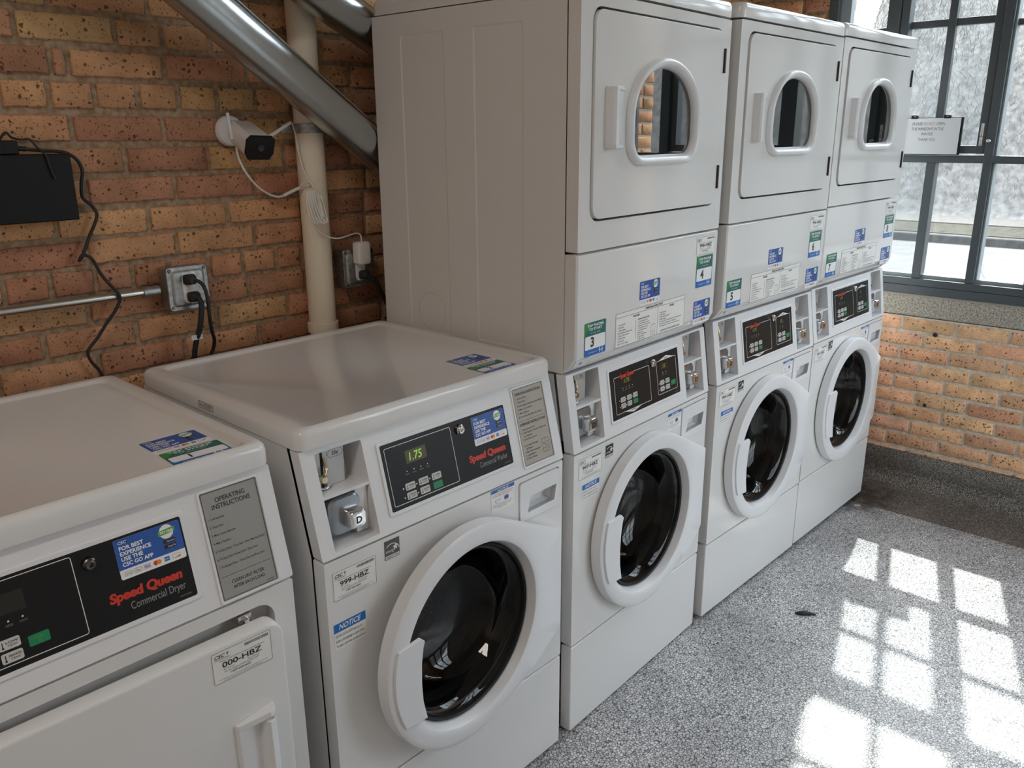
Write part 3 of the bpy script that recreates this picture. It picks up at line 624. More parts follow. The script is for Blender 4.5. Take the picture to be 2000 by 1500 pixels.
KNOWN = [
 (1.777, [(-0.813, 'y'), (-0.611, 'y'), (-0.504, 'o'), (-0.386, 'o'), (-0.28, 'r')]),
 (1.710, [(-0.975, 'r'), (-0.754, 'r'), (-0.72, 'o'), (-0.509, 'r'), (-0.295, 'o'), (-0.19, 'o')]),
 (1.643, [(-0.864, 'o'), (-0.767, 'o'), (-0.674, 'o'), (-0.577, 'o'), (-0.482, 'y'), (-0.383, 'y'), (-0.278, 'o'), (-0.173, 'r')]),
 (1.573, [(-0.94, 'o'), (-0.732, 'r'), (-0.526, 'r'), (-0.318, 'y'), (-0.11, 'r')]),
 (1.505, [(-0.97, 'r'), (-0.761, 'r'), (-0.626, 'r'), (-0.422, 'y'), (-0.208, 'r')]),
 (1.437, [(-0.93, 'o'), (-0.722, 'r'), (-0.516, 'r'), (-0.306, 'r'), (-0.157, 'o')]),
 (1.370, [(-1.0, 'o'), (-0.796, 'y'), (-0.589, 'o'), (-0.386, 'o'), (-0.165, 'r')]),
 (1.305, [(-0.95, 'r'), (-0.74, 'o'), (-0.529, 'o'), (-0.316, 'r'), (-0.167, 'r')]),
 (1.240, [(-0.921, 'r'), (-0.826, 'r'), (-0.731, 'r'), (-0.645, 'r'), (-0.555, 'r'), (-0.452, 'r'), (-0.358, 'o'), (-0.259, 'r'), (-0.179, 'r')]),
 (1.175, [(-0.97, 'o'), (-0.756, 'r'), (-0.567, 'r'), (-0.348, 'r'), (-0.172, 'r')]),
 (1.108, [(-0.86, 'r'), (-0.655, 'o'), (-0.448, 'y'), (-0.235, 'r')]),
 (1.042, [(-0.75, 'r'), (-0.54, 'o'), (-0.33, 'r'), (-0.12, 'r')])]
courses = []
for i in range(-14, 30):
    z = 1.777 - 0.0668 * i
    if z < 0.05 or z > CEIL_Z: continue
    if 0 <= i < len(KNOWN): zz, js = KNOWN[i]; courses.append((zz, brick_course(js, 0, LEFT_X, END_X + 0.3, 0)))
    else: courses.append((z, brick_course(None, 0, LEFT_X, END_X + 0.3, -2.0 + (0.106 if i % 2 else 0) + rng.uniform(-0.02, 0.02))))
wb_ = brick_wall('wall_back', courses, 0.0668, lambda s, d, z: (s, BACK_Y + 0.006 - d, z), LEFT_X, END_X + 0.3, 0.0, CEIL_Z, mortar_m)
tag(wb_, kind='structure')
# end wall: brick below the sill and pillars left and right of the windows
def end_put(s, d, z): return (END_X + 0.006 - d, s, z)
ecol = {0: 'yypoo', 1: 'yoooo', 2: 'oyyoo', 3: 'yyoyo', 4: 'oyrro', 5: 'yryoo', 6: 'oyrro', 7: 'ydyro', 8: 'rroro', 9: 'ooyoo'}
ec = []
for i in range(10):
    z = 0.777 - 0.0335 - 0.0672 * i; s0 = (-0.017 if i % 2 == 0 else -0.113) - 0.212 * 12
    ec.append((z, [(s0 + 0.212 * k + rng.uniform(-0.006, 0.006), (ecol[i] + 'oyorp')[(11 - k) % 10] if k < 16 else 'o') for k in range(17)]))
we = brick_wall('wall_end', ec, 0.0672, end_put, RIGHT_Y, BACK_Y, 0.0, 0.777, mortar_e, tone=1.36, gain=(1.0, 1.05, 1.14), calm=0.6); tag(we, kind='structure')
def pillar(name, lo, hi, zlo, zhi):
    cs = []
    for i in range(int((zhi - zlo) / 0.0672) + 2):
        cs.append((zlo + 0.0335 + 0.0672 * i, brick_course(None, 0, lo - 0.2, hi + 0.2, lo - 0.2 + (0.106 if i % 2 else 0))))
    return tag(brick_wall(name, cs, 0.0672, end_put, lo, hi, zlo, zhi, mortar_m), kind='structure')
pillar('wall_end_corner', 0.450, BACK_Y, 0.777, CEIL_Z)
pillar('wall_end_pier', RIGHT_Y, -1.345, 0.777, CEIL_Z)
box_ = tag(box('trim_1', END_X + 0.002, END_X + 0.10, -1.345, 0.450, 0.780, 0.868, concrete_m, bevel=0.006), kind='structure')
tag(box('trim_2', END_X + 0.004, END_X + 0.03, -1.345, 0.450, 0.864, 0.878, caulk, bevel=0.004), kind='structure')
tag(box('wall_end_lintel', END_X, END_X + 0.10, -1.345, 0.450, 3.22, CEIL_Z, concrete_m), kind='structure')
# outer leaf of the thick wall, seen through the panes as brick reveals
for nm, lo, hi in (('wall_end_reveal', 0.455, 0.80), ('wall_end_reveal', -1.75, -1.34)):
    cs = [(0.03 + 0.0672 * i, brick_course(None, 0, 2.3, 2.9, 2.43 + (0.1 if i % 2 else 0.0))) for i in range(50)]
    sgn = 1 if lo > 0 else -1; face_y = lo if lo > 0 else hi
    o = brick_wall(nm, cs, 0.0672, (lambda s, d, z, fy=face_y, sg=sgn: (s, fy + sg * (0.006 - d), z)), 2.432, 2.64, 0.0, CEIL_Z, mortar_e, tone=1.1); tag(o, kind='structure')
plaster = noisy('painted_wall', (0.70, 0.67, 0.62), (0.78, 0.75, 0.70), 6, 0.9, 0.1)
tag(box('wall_left', LEFT_X - 0.1, LEFT_X, RIGHT_Y - 0.1, BACK_Y + 0.1, 0, CEIL_Z, plaster), kind='structure')
tag(box('wall_right', LEFT_X, 0.75, RIGHT_Y - 0.1, RIGHT_Y, 0, CEIL_Z, plaster), kind='structure')
tag(box('wall_right_pier', 2.15, END_X + 0.1, RIGHT_Y - 0.1, RIGHT_Y, 0, CEIL_Z, plaster), kind='structure')
tag(box('wall_right_apron', 0.75, 2.15, RIGHT_Y - 0.1, RIGHT_Y, 0, 0.10, plaster), kind='structure')
tag(box('wall_right_lintel', 0.75, 2.15, RIGHT_Y - 0.1, RIGHT_Y, 2.80, CEIL_Z, plaster), kind='structure')
tag(box('ceiling', LEFT_X, END_X + 0.3, RIGHT_Y - 0.1, BACK_Y + 0.1, CEIL_Z, CEIL_Z + 0.1, ceil_m), kind='structure')
bm = bmesh.new(); box_into(bm, LEFT_X, 1.990, RIGHT_Y, BACK_Y, -0.05, 0.0, 0); box_into(bm, 1.9925, END_X + 0.02, RIGHT_Y, BACK_Y, -0.05, 0.0, 1); box_into(bm, 1.990, 1.9925, RIGHT_Y, BACK_Y, -0.05, -0.002, 2)
tag(from_bm('floor', bm, [floor_m, border_m, gap_m], smooth=False), kind='structure')
bm = bmesh.new(); prof = [(END_X - 0.085, 0.0005)] + [(END_X - 0.085 + 0.072 * math.sin(math.radians(a)), 0.0725 - 0.072 * math.cos(math.radians(a))) for a in range(0, 91, 10)] + [(END_X - 0.012, 0.150), (END_X - 0.006, 0.156), (END_X + 0.006, 0.157), (END_X + 0.006, 0.0005)]
rings_into(bm, [[(x, y, z) for x, z in prof] for y in (RIGHT_Y, BACK_Y)], True, True)
tag(from_bm('baseboard_end', bm, cove_m, ang=50), kind='structure')
for (yy, zz) in ((-0.158, 0.711), (-0.157, 0.390)):
    bm = bmesh.new(); rings_into(bm, [[(x, yy + r * math.cos(a * math.pi / 6) * (1 + 0.2 * (a % 2)), zz + r * math.sin(a * math.pi / 6)) for a in range(12)] for r, x in ((0.0092, END_X - 0.0005), (0.0075, END_X - 0.0022), (0.003, END_X - 0.002))], True, True)
    h_ = from_bm('anchor_hole', bm, gap_m)
    tag(h_, 'dark anchor hole in the pale brick under the sill, ' + ('upper of the two' if zz > 0.5 else 'lower of the two'), 'hole', 'old anchor holes in the end wall')

# windows: steel frames, one object per unit, bars and panes its parts
def window_end(name, spec, glass_spec):
    root = tag(empty(name, (END_X, 0, 0.88)), kind='structure')
    def L(o): o.matrix_parent_inverse = Matrix.Translation((-END_X, 0, -0.88)); return o
    for nm, y0, y1, z0, z1, x0, x1, m in spec: L(box(nm, END_X + x0, END_X + x1, min(y0, y1), max(y0, y1), z0, z1, m, root, bevel=0.002, seg=2))
    for y0, y1, z0, z1, x, m in glass_spec: L(box('pane', END_X + x, END_X + x + 0.004, min(y0, y1), max(y0, y1), z0, z1, m, root))
    return root
def unit(name, jl, gl, ml0, ml1, s0, s1, mr0, mr1, gr, jr):
    """y stations from left jamb to right jamb (decreasing)"""
    sp = []; gs = []
    F = frame_m
    def fr(nm, a, b_, z0, z1, x0=0.0, x1=0.075, m=F): sp.append((nm, a, b_, z0, z1, x0, x1, m))
    fr('frame_jamb', jl, jl - 0.040, 0.88, 3.22); fr('frame_jamb', gr - 0.002, jr, 0.88, 3.22)
    fr('frame_bead', jl - 0.039, gl, 0.945, 3.181, 0.030, 0.0735, frame_l)
    fr('frame_head', jl - 0.038, jr + 0.02, 3.18, 3.219, 0.001, 0.074)
    if jl > 0: fr('sun_blocker', jl - 0.04, ml0, 2.72, 3.18, 0.02, 0.075)  # solid piece added out of view to block a stray sun spot
    fr('frame_sill', jl, jr, 0.878, 0.914, -0.003, 0.078); fr('frame_sill', jl, jr, 0.915, 0.946, -0.0015, 0.077); fr('frame_sill', jl - 0.02, jr + 0.02, 0.944, 0.962, 0.022, 0.073, frame_l)
    fr('mullion', ml0, ml1, 1.461, 3.18, 0.0, 0.075); fr('mullion', mr0, mr1, 0.9465, 3.181, 0.0, 0.060); fr('frame_bead', mr1, mr1 - 0.008, 0.962, 3.18, 0.02, 0.072, frame_l)
    fr('transom_bar', jl - 0.038, jr + 0.02, 1.431, 1.461, 0.0015, 0.0585); fr('transom_bar', jl - 0.038, jr + 0.02, 2.36, 2.43, 0.0015, 0.0585)
    a = (s0 + s1) / 2 - 0.003
    fr('glazing_bar', a + 0.020, a - 0.016, 0.946, 1.431, 0.006, 0.060); fr('glazing_bar', a + 0.014, a - 0.010, 2.43, 3.18, 0.03, 0.060)
    # opening casement
    fr('casement_stile', s0, s0 - 0.032, 1.468, 2.34, 0.012, 0.068); fr('casement_stile', s1 + 0.030, s1, 1.468, 2.34, 0.012, 0.068)
    fr('casement_rail', s0 - 0.031, s1 + 0.029, 1.4685, 1.500, 0.0135, 0.0665); fr('casement_rail', s0 - 0.031, s1 + 0.029, 2.305, 2.3395, 0.0135, 0.0665)
    fr('glazing_bar', a + 0.018, a - 0.012, 1.50, 2.305, 0.036, 0.066); fr('glazing_bar', s0 - 0.03, s1 + 0.03, 1.962, 1.990, 0.050, 0.074)
    fr('glazing_bar', gl, ml0, 1.952, 1.975, 0.04, 0.07); fr('glazing_bar', mr1, gr, 1.945, 1.968, 0.036, 0.07)
    fr('glazing_bar', jl - 0.03, jr + 0.02, 2.84, 2.865, 0.032, 0.0575)
    gx = 0.055
    gs.append((gl, ml0, 1.461, 2.36, gx, glass_win)); gs.append((jl - .03, a, 0.95, 1.431, gx, glass_hazy)); gs.append((a, mr0, 0.95, 1.431, gx, glass_win)); gs.append((mr1, gr, 0.95, 1.431, gx, glass_win))
    gs.append((s0 - 0.02, s1 + 0.02, 1.49, 2.32, gx, glass_hazy)); gs.append((mr1, gr, 1.461, 2.36, gx, glass_win)); gs.append((jl - .03, jr + 0.02, 2.43, 3.19, gx + 0.012, glass_win))
    root = window_end(name, sp, gs); return root, a
w1, a1 = unit('window_1', 0.450, 0.366, 0.200, 0.150, 0.148, -0.234, -0.240, -0.272, -0.452, -0.478)
w2, a2 = unit('window_2', -0.478, -0.504, -0.610, -0.655, -0.660, -1.062, -1.070, -1.120, -1.285, -1.345)
def part_of(root, o):
    o.parent = root; o.matrix_parent_inverse = root.matrix_world.inverted() if root.matrix_world != Matrix() else Matrix.Translation(-Vector(root.location)); return o
lk = lathe_y('latch', [(0.0, -0.012), (0.006, -0.012), (0.009, -0.008), (0.010, 0.0)], 0, 0, chrome, None, n=20)
lk.data.transform(Matrix.Rotation(math.radians(-90), 4, 'Z')); lk.data.transform(Matrix.Translation((END_X - 0.001, -0.249, 1.518))); part_of(w1, lk)
for z0, z1 in ((1.535, 1.585), (1.500, 1.532)):
    s = Sheet(0.011, z1 - z0, lab_w, 0.0005); s.rect(0.003, 0.004, 0.001, z1 - z0 - 0.008, ink_dg, 2); s.rect(0.006, 0.004, 0.001, (z1 - z0) * 0.6, ink_dg, 2); s.disc(0.0055, 0.004, 0.002, ink_k, 3, 10)
    o = s.build('sticker', (END_X + 0.0115, -0.212, z0), (0, -1, 0), Z_); part_of(w1, o)
# unseen right-hand window, stretched to the floor to add fill light
root = tag(empty('fill_window', (1.45, RIGHT_Y, 0.1)), kind='structure')
for nm, x0, x1, z0, z1 in [('frame_jamb', 0.75, 0.80, 0.1, 2.80), ('frame_jamb', 2.10, 2.15, 0.1, 2.80), ('frame_head', 0.75, 2.15, 2.75, 2.80), ('frame_sill', 0.75, 2.15, 0.1, 0.15), ('transom_bar', 0.75, 2.15, 0.95, 1.0)] + [('mullion', x - 0.03, x + 0.03, 0.15, 2.75) for x in (1.22, 1.68)] + [('glazing_bar', 0.75, 2.15, 1.70, 1.72)]:
    part_of(root, box(nm, x0, x1, RIGHT_Y - 0.07, RIGHT_Y - 0.01, z0, z1, frame_m, None))
part_of(root, box('pane', 0.79, 2.11, RIGHT_Y - 0.05, RIGHT_Y - 0.046, 0.14, 2.76, glass_win))
# ------------------------------------------------------------------ washers and dryers (local frame: x right, y into the wall, z up)
W = 0.683
def shell(name, prof, y_back, parent, m, left_beads=None):
    """sheet metal cabinet open at the front; prof = list of (y,z) of the front edge bottom to top"""
    bm = bmesh.new(); zb, zt = prof[0][1], prof[-1][1]
    for x in (0.0, W):
        outl = [(y, z) for y, z in prof] + [(y_back, zt), (y_back, zb)]
        if x == 0.0 and left_beads:
            edges = []; allv = []
            for pts in [outl] + left_beads:
                vs = [bm.verts.new((x, y, z)) for y, z in pts]; allv.append(vs)
                for i in range(len(vs)): edges.append(bm.edges.new((vs[i], vs[(i + 1) % len(vs)])))
            bmesh.ops.triangle_fill(bm, use_beauty=True, edges=edges)
            for pts, vs in zip(left_beads, allv[1:]):
                cy = sum(p[0] for p in pts) / len(pts); cz = sum(p[1] for p in pts) / len(pts)
                ins = []
                for (y, z) in pts:
                    hy = max(abs(q[0] - cy) for q in pts); hz = max(abs(q[1] - cz) for q in pts)
                    ins.append(bm.verts.new((x + 0.0016, cy + (y - cy) * (1 - 0.0035 / hy), cz + (z - cz) * (1 - 0.0035 / hz))))
                for i in range(len(vs)): j = (i + 1) % len(vs); bm.faces.new((vs[i], vs[j], ins[j], ins[i]))
                bm.faces.new(ins)
        else: bm.faces.new([bm.verts.new((x, y, z)) for y, z in outl])
    for pts in ([(prof[0][0], zb), (y_back, zb)], [(y_back, zb), (y_back, zt)], [(y_back, zt), (prof[-1][0], zt)]):
        (ya, za), (yb, zb2) = pts; bm.faces.new([bm.verts.new(p) for p in ((0, ya, za), (W, ya, za), (W, yb, zb2), (0, yb, zb2))])
    bmesh.ops.remove_doubles(bm, verts=bm.verts, dist=1e-5)
    return from_bm(name, bm, m, parent, smooth=False)
def feet(parent):
    for x, y in ((0.06, 0.08), (W - 0.06, 0.08), (0.06, 0.6), (W - 0.06, 0.6)):
        bm = bmesh.new(); rings_into(bm, [[(x + r * math.cos(a * math.pi / 8), y + r * math.sin(a * math.pi / 8), z) for a in range(16)] for r, z in ((0.02, 0.0), (0.02, 0.008), (0.012, 0.012), (0.012, 0.03))], True, True)
        from_bm('foot', bm, black_r, parent)
def lid(parent, z0, z1, y0, y1, dx=0.002, recess=True, name='top_lid'):
    bm = bmesh.new(); h = z1 - z0
    def lp(ins, z, r, fr=1.0): return [(x, y, z) for x, y in rrect(-dx + ins, W + dx - ins, y0 + ins * fr, y1 - ins, max(r - ins, 0.004), 7)]
    L = [lp(0.006, z0, 0.022), lp(0, z0, 0.022), lp(0, z0 + h * 0.62, 0.022), lp(0.0022, z0 + h * 0.82, 0.024), lp(0.007, z0 + h * 0.95, 0.028), lp(0.014, z1, 0.034)]
    if recess: L += [lp(0.0305, z1 - 0.0003, 0.055, 0.55), lp(0.032, z1 - 0.0010, 0.055, 0.55), lp(0.0375, z1 - 0.0058, 0.06, 0.53), lp(0.040, z1 - 0.0065, 0.062, 0.52)]
    rings_into(bm, L, True, True); return from_bm(name, bm, enamel, parent, ang=40)
def coin_recess(parent, x0, x1, zc0, k, z0=0.828, z1=1.008, shelf=0.923, lock=True):
    sh = lambda z: (z - zc0) * k
    bm = bmesh.new(); D1 = 0.062
    def quad(*p): bm.faces.new([bm.verts.new(q) for q in p])
    f0, f1 = sh(z0) + 0.001, sh(z1) + 0.001
    quad((x0, f0, z0), (x1, f0, z0), (x1 - 0.004, D1 + f0, z0 + 0.004), (x0 + 0.004, D1 + f0, z0 + 0.004))
    quad((x0, f1, z1), (x0 + 0.004, D1 + f1, z1 - 0.002), (x1 - 0.004, D1 + f1, z1 - 0.002), (x1, f1, z1))
    for x, d in ((x0, 0.004), (x1, -0.004)): quad((x, f0, z0), (x + d, D1 + f0, z0 + 0.004), (x + d, D1 + f1, z1 - 0.002), (x, f1, z1))
    quad((x0 + 0.004, D1 + f0, z0 + 0.004), (x1 - 0.004, D1 + f0, z0 + 0.004), (x1 - 0.004, D1 + f1, z1 - 0.002), (x0 + 0.004, D1 + f1, z1 - 0.002))
    bmesh.ops.remove_doubles(bm, verts=bm.verts, dist=1e-5)
    fs = sh(shelf)
    box_into(bm, x0, x1, fs + 0.001, fs + 0.06, shelf, shelf + 0.006)
    box_into(bm, x1 - 0.030, x1 - 0.003, sh(z0) + 0.03, sh(z0) + 0.066, z0 + 0.004, shelf)
    rec = from_bm('coin_recess', bm, plastic_w, parent, smooth=False)
    ym = sh(z1) + 0.017
    cp = box('coin_plate', x0 + 0.003, x1 - 0.028, ym, ym + 0.002, shelf + 0.007, z1 - 0.001, coinplate, parent)
    box('coin_slot', x0 + 0.023, x0 + 0.028, ym - 0.0006, ym + 0.001, shelf + 0.008, z1 - 0.004, gap_m, cp)
    w = tube('coin_return', [(x0 + 0.030, ym - 0.002, z1 - 0.02), (x0 + 0.031, ym - 0.006, z1 - 0.038), (x0 + 0.026, ym - 0.010, z1 - 0.046), (x0 + 0.019, ym - 0.012, z1 - 0.052)], 0.0035, brass, cp, n=8)
    lathe_y('coin_knob', [(0, -0.008), (0.006, -0.008), (0.0085, -0.004), (0.0085, 0.004), (0.005, 0.006)], x0 + 0.018, z1 - 0.055, brass, cp, n=20, cap0=True).location = (0, ym - 0.012, 0)
    tube('coin_chute', [(x0 + 0.012, ym - 0.004, shelf + 0.009), (x0 + 0.024, ym - 0.012, shelf + 0.0095), (x0 + 0.038, ym - 0.004, shelf + 0.009)], 0.003, chrome, cp, n=8)
    o = coin_tag().build('coin_tag', (x0 + 0.038, ym - 0.0002, z1 - 0.024), X_, Z_, cp)
    if lock:
        yb = sh(z0) + 0.060; zc = z0 + 0.050; xc = x0 + 0.048
        bm = bmesh.new()
        rings_into(bm, [[(x, y, z) for x, z in rrect(xc - hw, xc + hw, zc - hh, zc + hh, r, 5)] for hw, hh, r, y in ((0.037, 0.040, 0.018, yb), (0.036, 0.039, 0.018, yb - 0.028), (0.032, 0.035, 0.017, yb - 0.033), (0.024, 0.026, 0.012, yb - 0.034))], False, True)
        cb = from_bm('coin_box', bm, coin_steel, parent)
        bm = bmesh.new(); xl = xc + 0.012
        rings_into(bm, [[(x, y, z) for x, z in rrect(xl - h, xl + h, zc - 0.006 - h, zc - 0.006 + h, r, 5)] for h, r, y in ((0.019, 0.007, yb - 0.033), (0.018, 0.008, yb - 0.052), (0.0155, 0.008, yb - 0.056), (0.010, 0.008, yb - 0.0565))], False, True)
        lk = from_bm('coin_box_lock', bm, chrome, cb)
        s = Sheet(0.016, 0.02, chrome, 0.004, 0.0004); s.text('D', 0.008, 0.0035, 0.013, ink_k, bold=0.03, al='C'); s.build('lock_face', (xl - 0.008, yb - 0.0566, zc - 0.016), X_, Z_, cb)
    return rec
HX = 0.655
def hull_r(th, cx=0.325, cz=0.535, R=0.250):
    pts = [(cx + R * math.cos(a * math.pi / 90), cz + R * math.sin(a * math.pi / 90)) for a in range(180)] + [(HX, 0.648), (HX, 0.392), (HX - 0.014, 0.378)]
    if not hasattr(hull_r, 'h'):
        P = sorted(set(pts))
        def half(P):
            h = []
            for p in P:
                while len(h) > 1 and (h[-1][0] - h[-2][0]) * (p[1] - h[-2][1]) - (h[-1][1] - h[-2][1]) * (p[0] - h[-2][0]) <= 0: h.pop()
                h.append(p)
            return h
        hull_r.h = half(P)[:-1] + half(P[::-1])[:-1]
    H = hull_r.h; dx, dz = math.cos(th), math.sin(th)
    for i in range(len(H)):
        (ax, az), (bx, bz) = H[i], H[(i + 1) % len(H)]
        ex, ez = bx - ax, bz - az; den = dx * ez - dz * ex
        if abs(den) < 1e-12: continue
        t = ((ax - cx) * ez - (az - cz) * ex) / den; s = ((ax - cx) * dz - (az - cz) * dx) / den
        if t > 0 and -1e-6 <= s <= 1 + 1e-6: return t
    return R
def washer_door(parent, ajar=0.0):
    cx, cz = 0.325, 0.535
    ths = sorted([2 * math.pi * i / 132 for i in range(132)] + [math.atan2(0.648 - cz, HX - cx), 2 * math.pi + math.atan2(0.392 - cz, HX - cx), 2 * math.pi + math.atan2(0.378 - cz, HX - 0.014 - cx)])
    rr = [hull_r(t) for t in ths]
    def yf(x): return -0.036 + 0.016 * max(0.0, min(1.0, (x - 0.52) / 0.13))
    def hl(d, y): 
        out = []
        for t, r in zip(ths, rr):
            x, z = cx + (r - d) * math.cos(t), cz + (r - d) * math.sin(t); out.append((x, y if not callable(y) else y(x), z))
        return out
    def cl(R, y): return [(cx + R * math.cos(t), y, cz + R * math.sin(t)) for t in ths]
    def bl(R, y, s=0.0):   # ring that follows the hull where the hull is nearer than the circle, never outside it
        return [(cx + min(R, r - 0.010) * math.cos(t), y, cz + min(R, r - 0.010) * math.sin(t)) for t, r in zip(ths, rr)]
    bm = bmesh.new()
    L = [cl(0.192, -0.003), hl(0.004, -0.003), hl(0, -0.006), hl(0, lambda x: yf(x) + 0.006), hl(0.0012, lambda x: yf(x) + 0.002), hl(0.0045, lambda x: yf(x)), bl(0.238, -0.0370), cl(0.222, -0.0385), cl(0.2105, -0.0385), cl(0.2065, -0.0370), cl(0.2040, -0.0330), cl(0.2000, -0.0200), cl(0.196, -0.010), cl(0.192, -0.003)]
    rings_into(bm, L); bmesh.ops.remove_doubles(bm, verts=bm.verts, dist=1e-5)
    d = from_bm('washer_door', bm, plastic_s, parent, ang=33)
    lathe_y('door_seal_or_gap', [(0.1965, -0.012), (0.193, -0.019), (0.1885, -0.016), (0.1862, -0.006), (0.1862, 0.004), (0.192, 0.006)], cx, cz, black_p, d, n=96)
    lathe_y('door_glass', [(0.1855, -0.008), (0.178, -0.005), (0.168, 0.012), (0.158, 0.035), (0.148, 0.06), (0.125, 0.082), (0.08, 0.094), (0.03, 0.098), (0.002, 0.0985)], cx, cz, glass_door, d, n=96, ang=80)
    # pull flap across the left of the ring
    pts = [(cx + 0.237 * math.cos(t), cz + 0.237 * math.sin(t)) for t in [math.radians(a) for a in range(161, 208, 3)]]
    inner = [(0.170, 0.424), (0.167, 0.436), (0.160, 0.470), (0.158, 0.512), (0.160, 0.555), (0.166, 0.590), (0.171, 0.603), (0.160, 0.614)]
    bm = bmesh.new(); plate_into(bm, pts + inner, [], -0.0425, -0.034)
    from_bm('door_handle', bm, plastic_s, d, bevel=0.002, seg=2)
    if ajar:
        h = Vector((HX + 0.01, 0.0, 0)); d.matrix_local = Matrix.Translation(h) @ Matrix.Rotation(ajar, 4, 'Z') @ Matrix.Translation(-h)
    return d
def washer_front(parent, zb=0.012):
    plate('kick_panel', rrect(0.003, W - 0.003, zb, 0.2735, 0.004, 3), [], 0.0, 0.034, enamel, parent, bevel=0.007)
    fp = plate('front_panel', rrect(0.003, W - 0.003, 0.279, 0.8145, 0.004, 3), [circle(0.325, 0.535, 0.19, 64), rrect(0.524, 0.667, 0.703, 0.803, [0.012, 0.012, 0.008, 0.008], 5)], 0.0, 0.034, enamel, parent, bevel=0.005)
    # dispenser drawer
    hole = [(0.552, 0.722), (0.647, 0.724), (0.655, 0.762), (0.563, 0.762)]
    bm = bmesh.new(); plate_into(bm, rrect(0.5265, 0.6645, 0.7055, 0.8005, [0.012, 0.012, 0.008, 0.008], 5), [hole], -0.003, 0.018)
    dr = from_bm('soap_drawer', bm, plastic_w, parent, bevel=0.003)
    bm = bmesh.new()
    rings_into(bm, [[(x, -0.001, z) for x, z in hole], [(x, 0.012, z) for x, z in hole], [(0.60 + (x - 0.60) * 0.9, 0.026, 0.745 + (z - 0.745) * 0.75) for x, z in hole]], False, True)
    from_bm('drawer_pull', bm, plastic_w, dr, smooth=False)
    lathe_y('door_gasket', [(0.1915, -0.0005), (0.187, 0.0005), (0.186, 0.028), (0.176, 0.036), (0.172, 0.046), (0.180, 0.054), (0.20, 0.056)], 0.325, 0.535, black_r, parent, n=72)
    lathe_y('drum', [(0.178, 0.060), (0.196, 0.062), (0.212, 0.085), (0.210, 0.12), (0.214, 0.128), (0.214, 0.24), (0.210, 0.248), (0.214, 0.256), (0.214, 0.38), (0.19, 0.405), (0.12, 0.41), (0.105, 0.398), (0.05, 0.395), (0.002, 0.395)], 0.325, 0.535, steel_d, parent, n=72, ang=25)
    washer = None
    return fp
def control_panel(parent, zc0, zt, k, holes, yd=0.028):
    bm = bmesh.new(); plate_into(bm, rrect(0.001, W - 0.001, zc0 + 0.0015, zt, 0.004, 3), [rrect(x0, x1, z0, z1, 0.004, 3) for x0, x1, z0, z1 in holes], -0.001, yd)
    for v in bm.verts: v.co.y += (v.co.z - zc0) * k
    return from_bm('control_panel', bm, plastic_w, parent, bevel=0.005)
def on_ctrl(parent, x, z, zc0, k, sheet, name, off=-0.0014, label=None):
    return sheet.build(name, (x, (z - zc0) * k + off, z), X_, (0, k, 1), parent, label)
def bezel(parent, x, z, w, h, zc0, k, t=0.007):
    hh = h / math.sqrt(1 + k * k)
    o = plate('console_bezel', rrect(x - t, x + w + t, z - t, z + hh + t, 0.006, 4), [rrect(x + 0.0005, x + w - 0.0005, z + 0.0005, z + hh - 0.0005, 0.003, 4)], -0.0038, 0.0, plastic_w, parent, shear=(zc0, k), bevel=0.0012, seg=2)
    return o
def key_lock(parent, x, z, zc0, k, r=0.0105, m=None):
    o = lathe_y('key_lock', [(0, -0.0105), (0.003, -0.0105), (0.0034, -0.0135), (0.0060, -0.0140), (r * 0.72, -0.0135), (r * 0.8, -0.011), (r, -0.009), (r, -0.002)], x, z, m or chrome, parent, n=28)
    o.location = (0, (z - zc0) * k, 0); return o

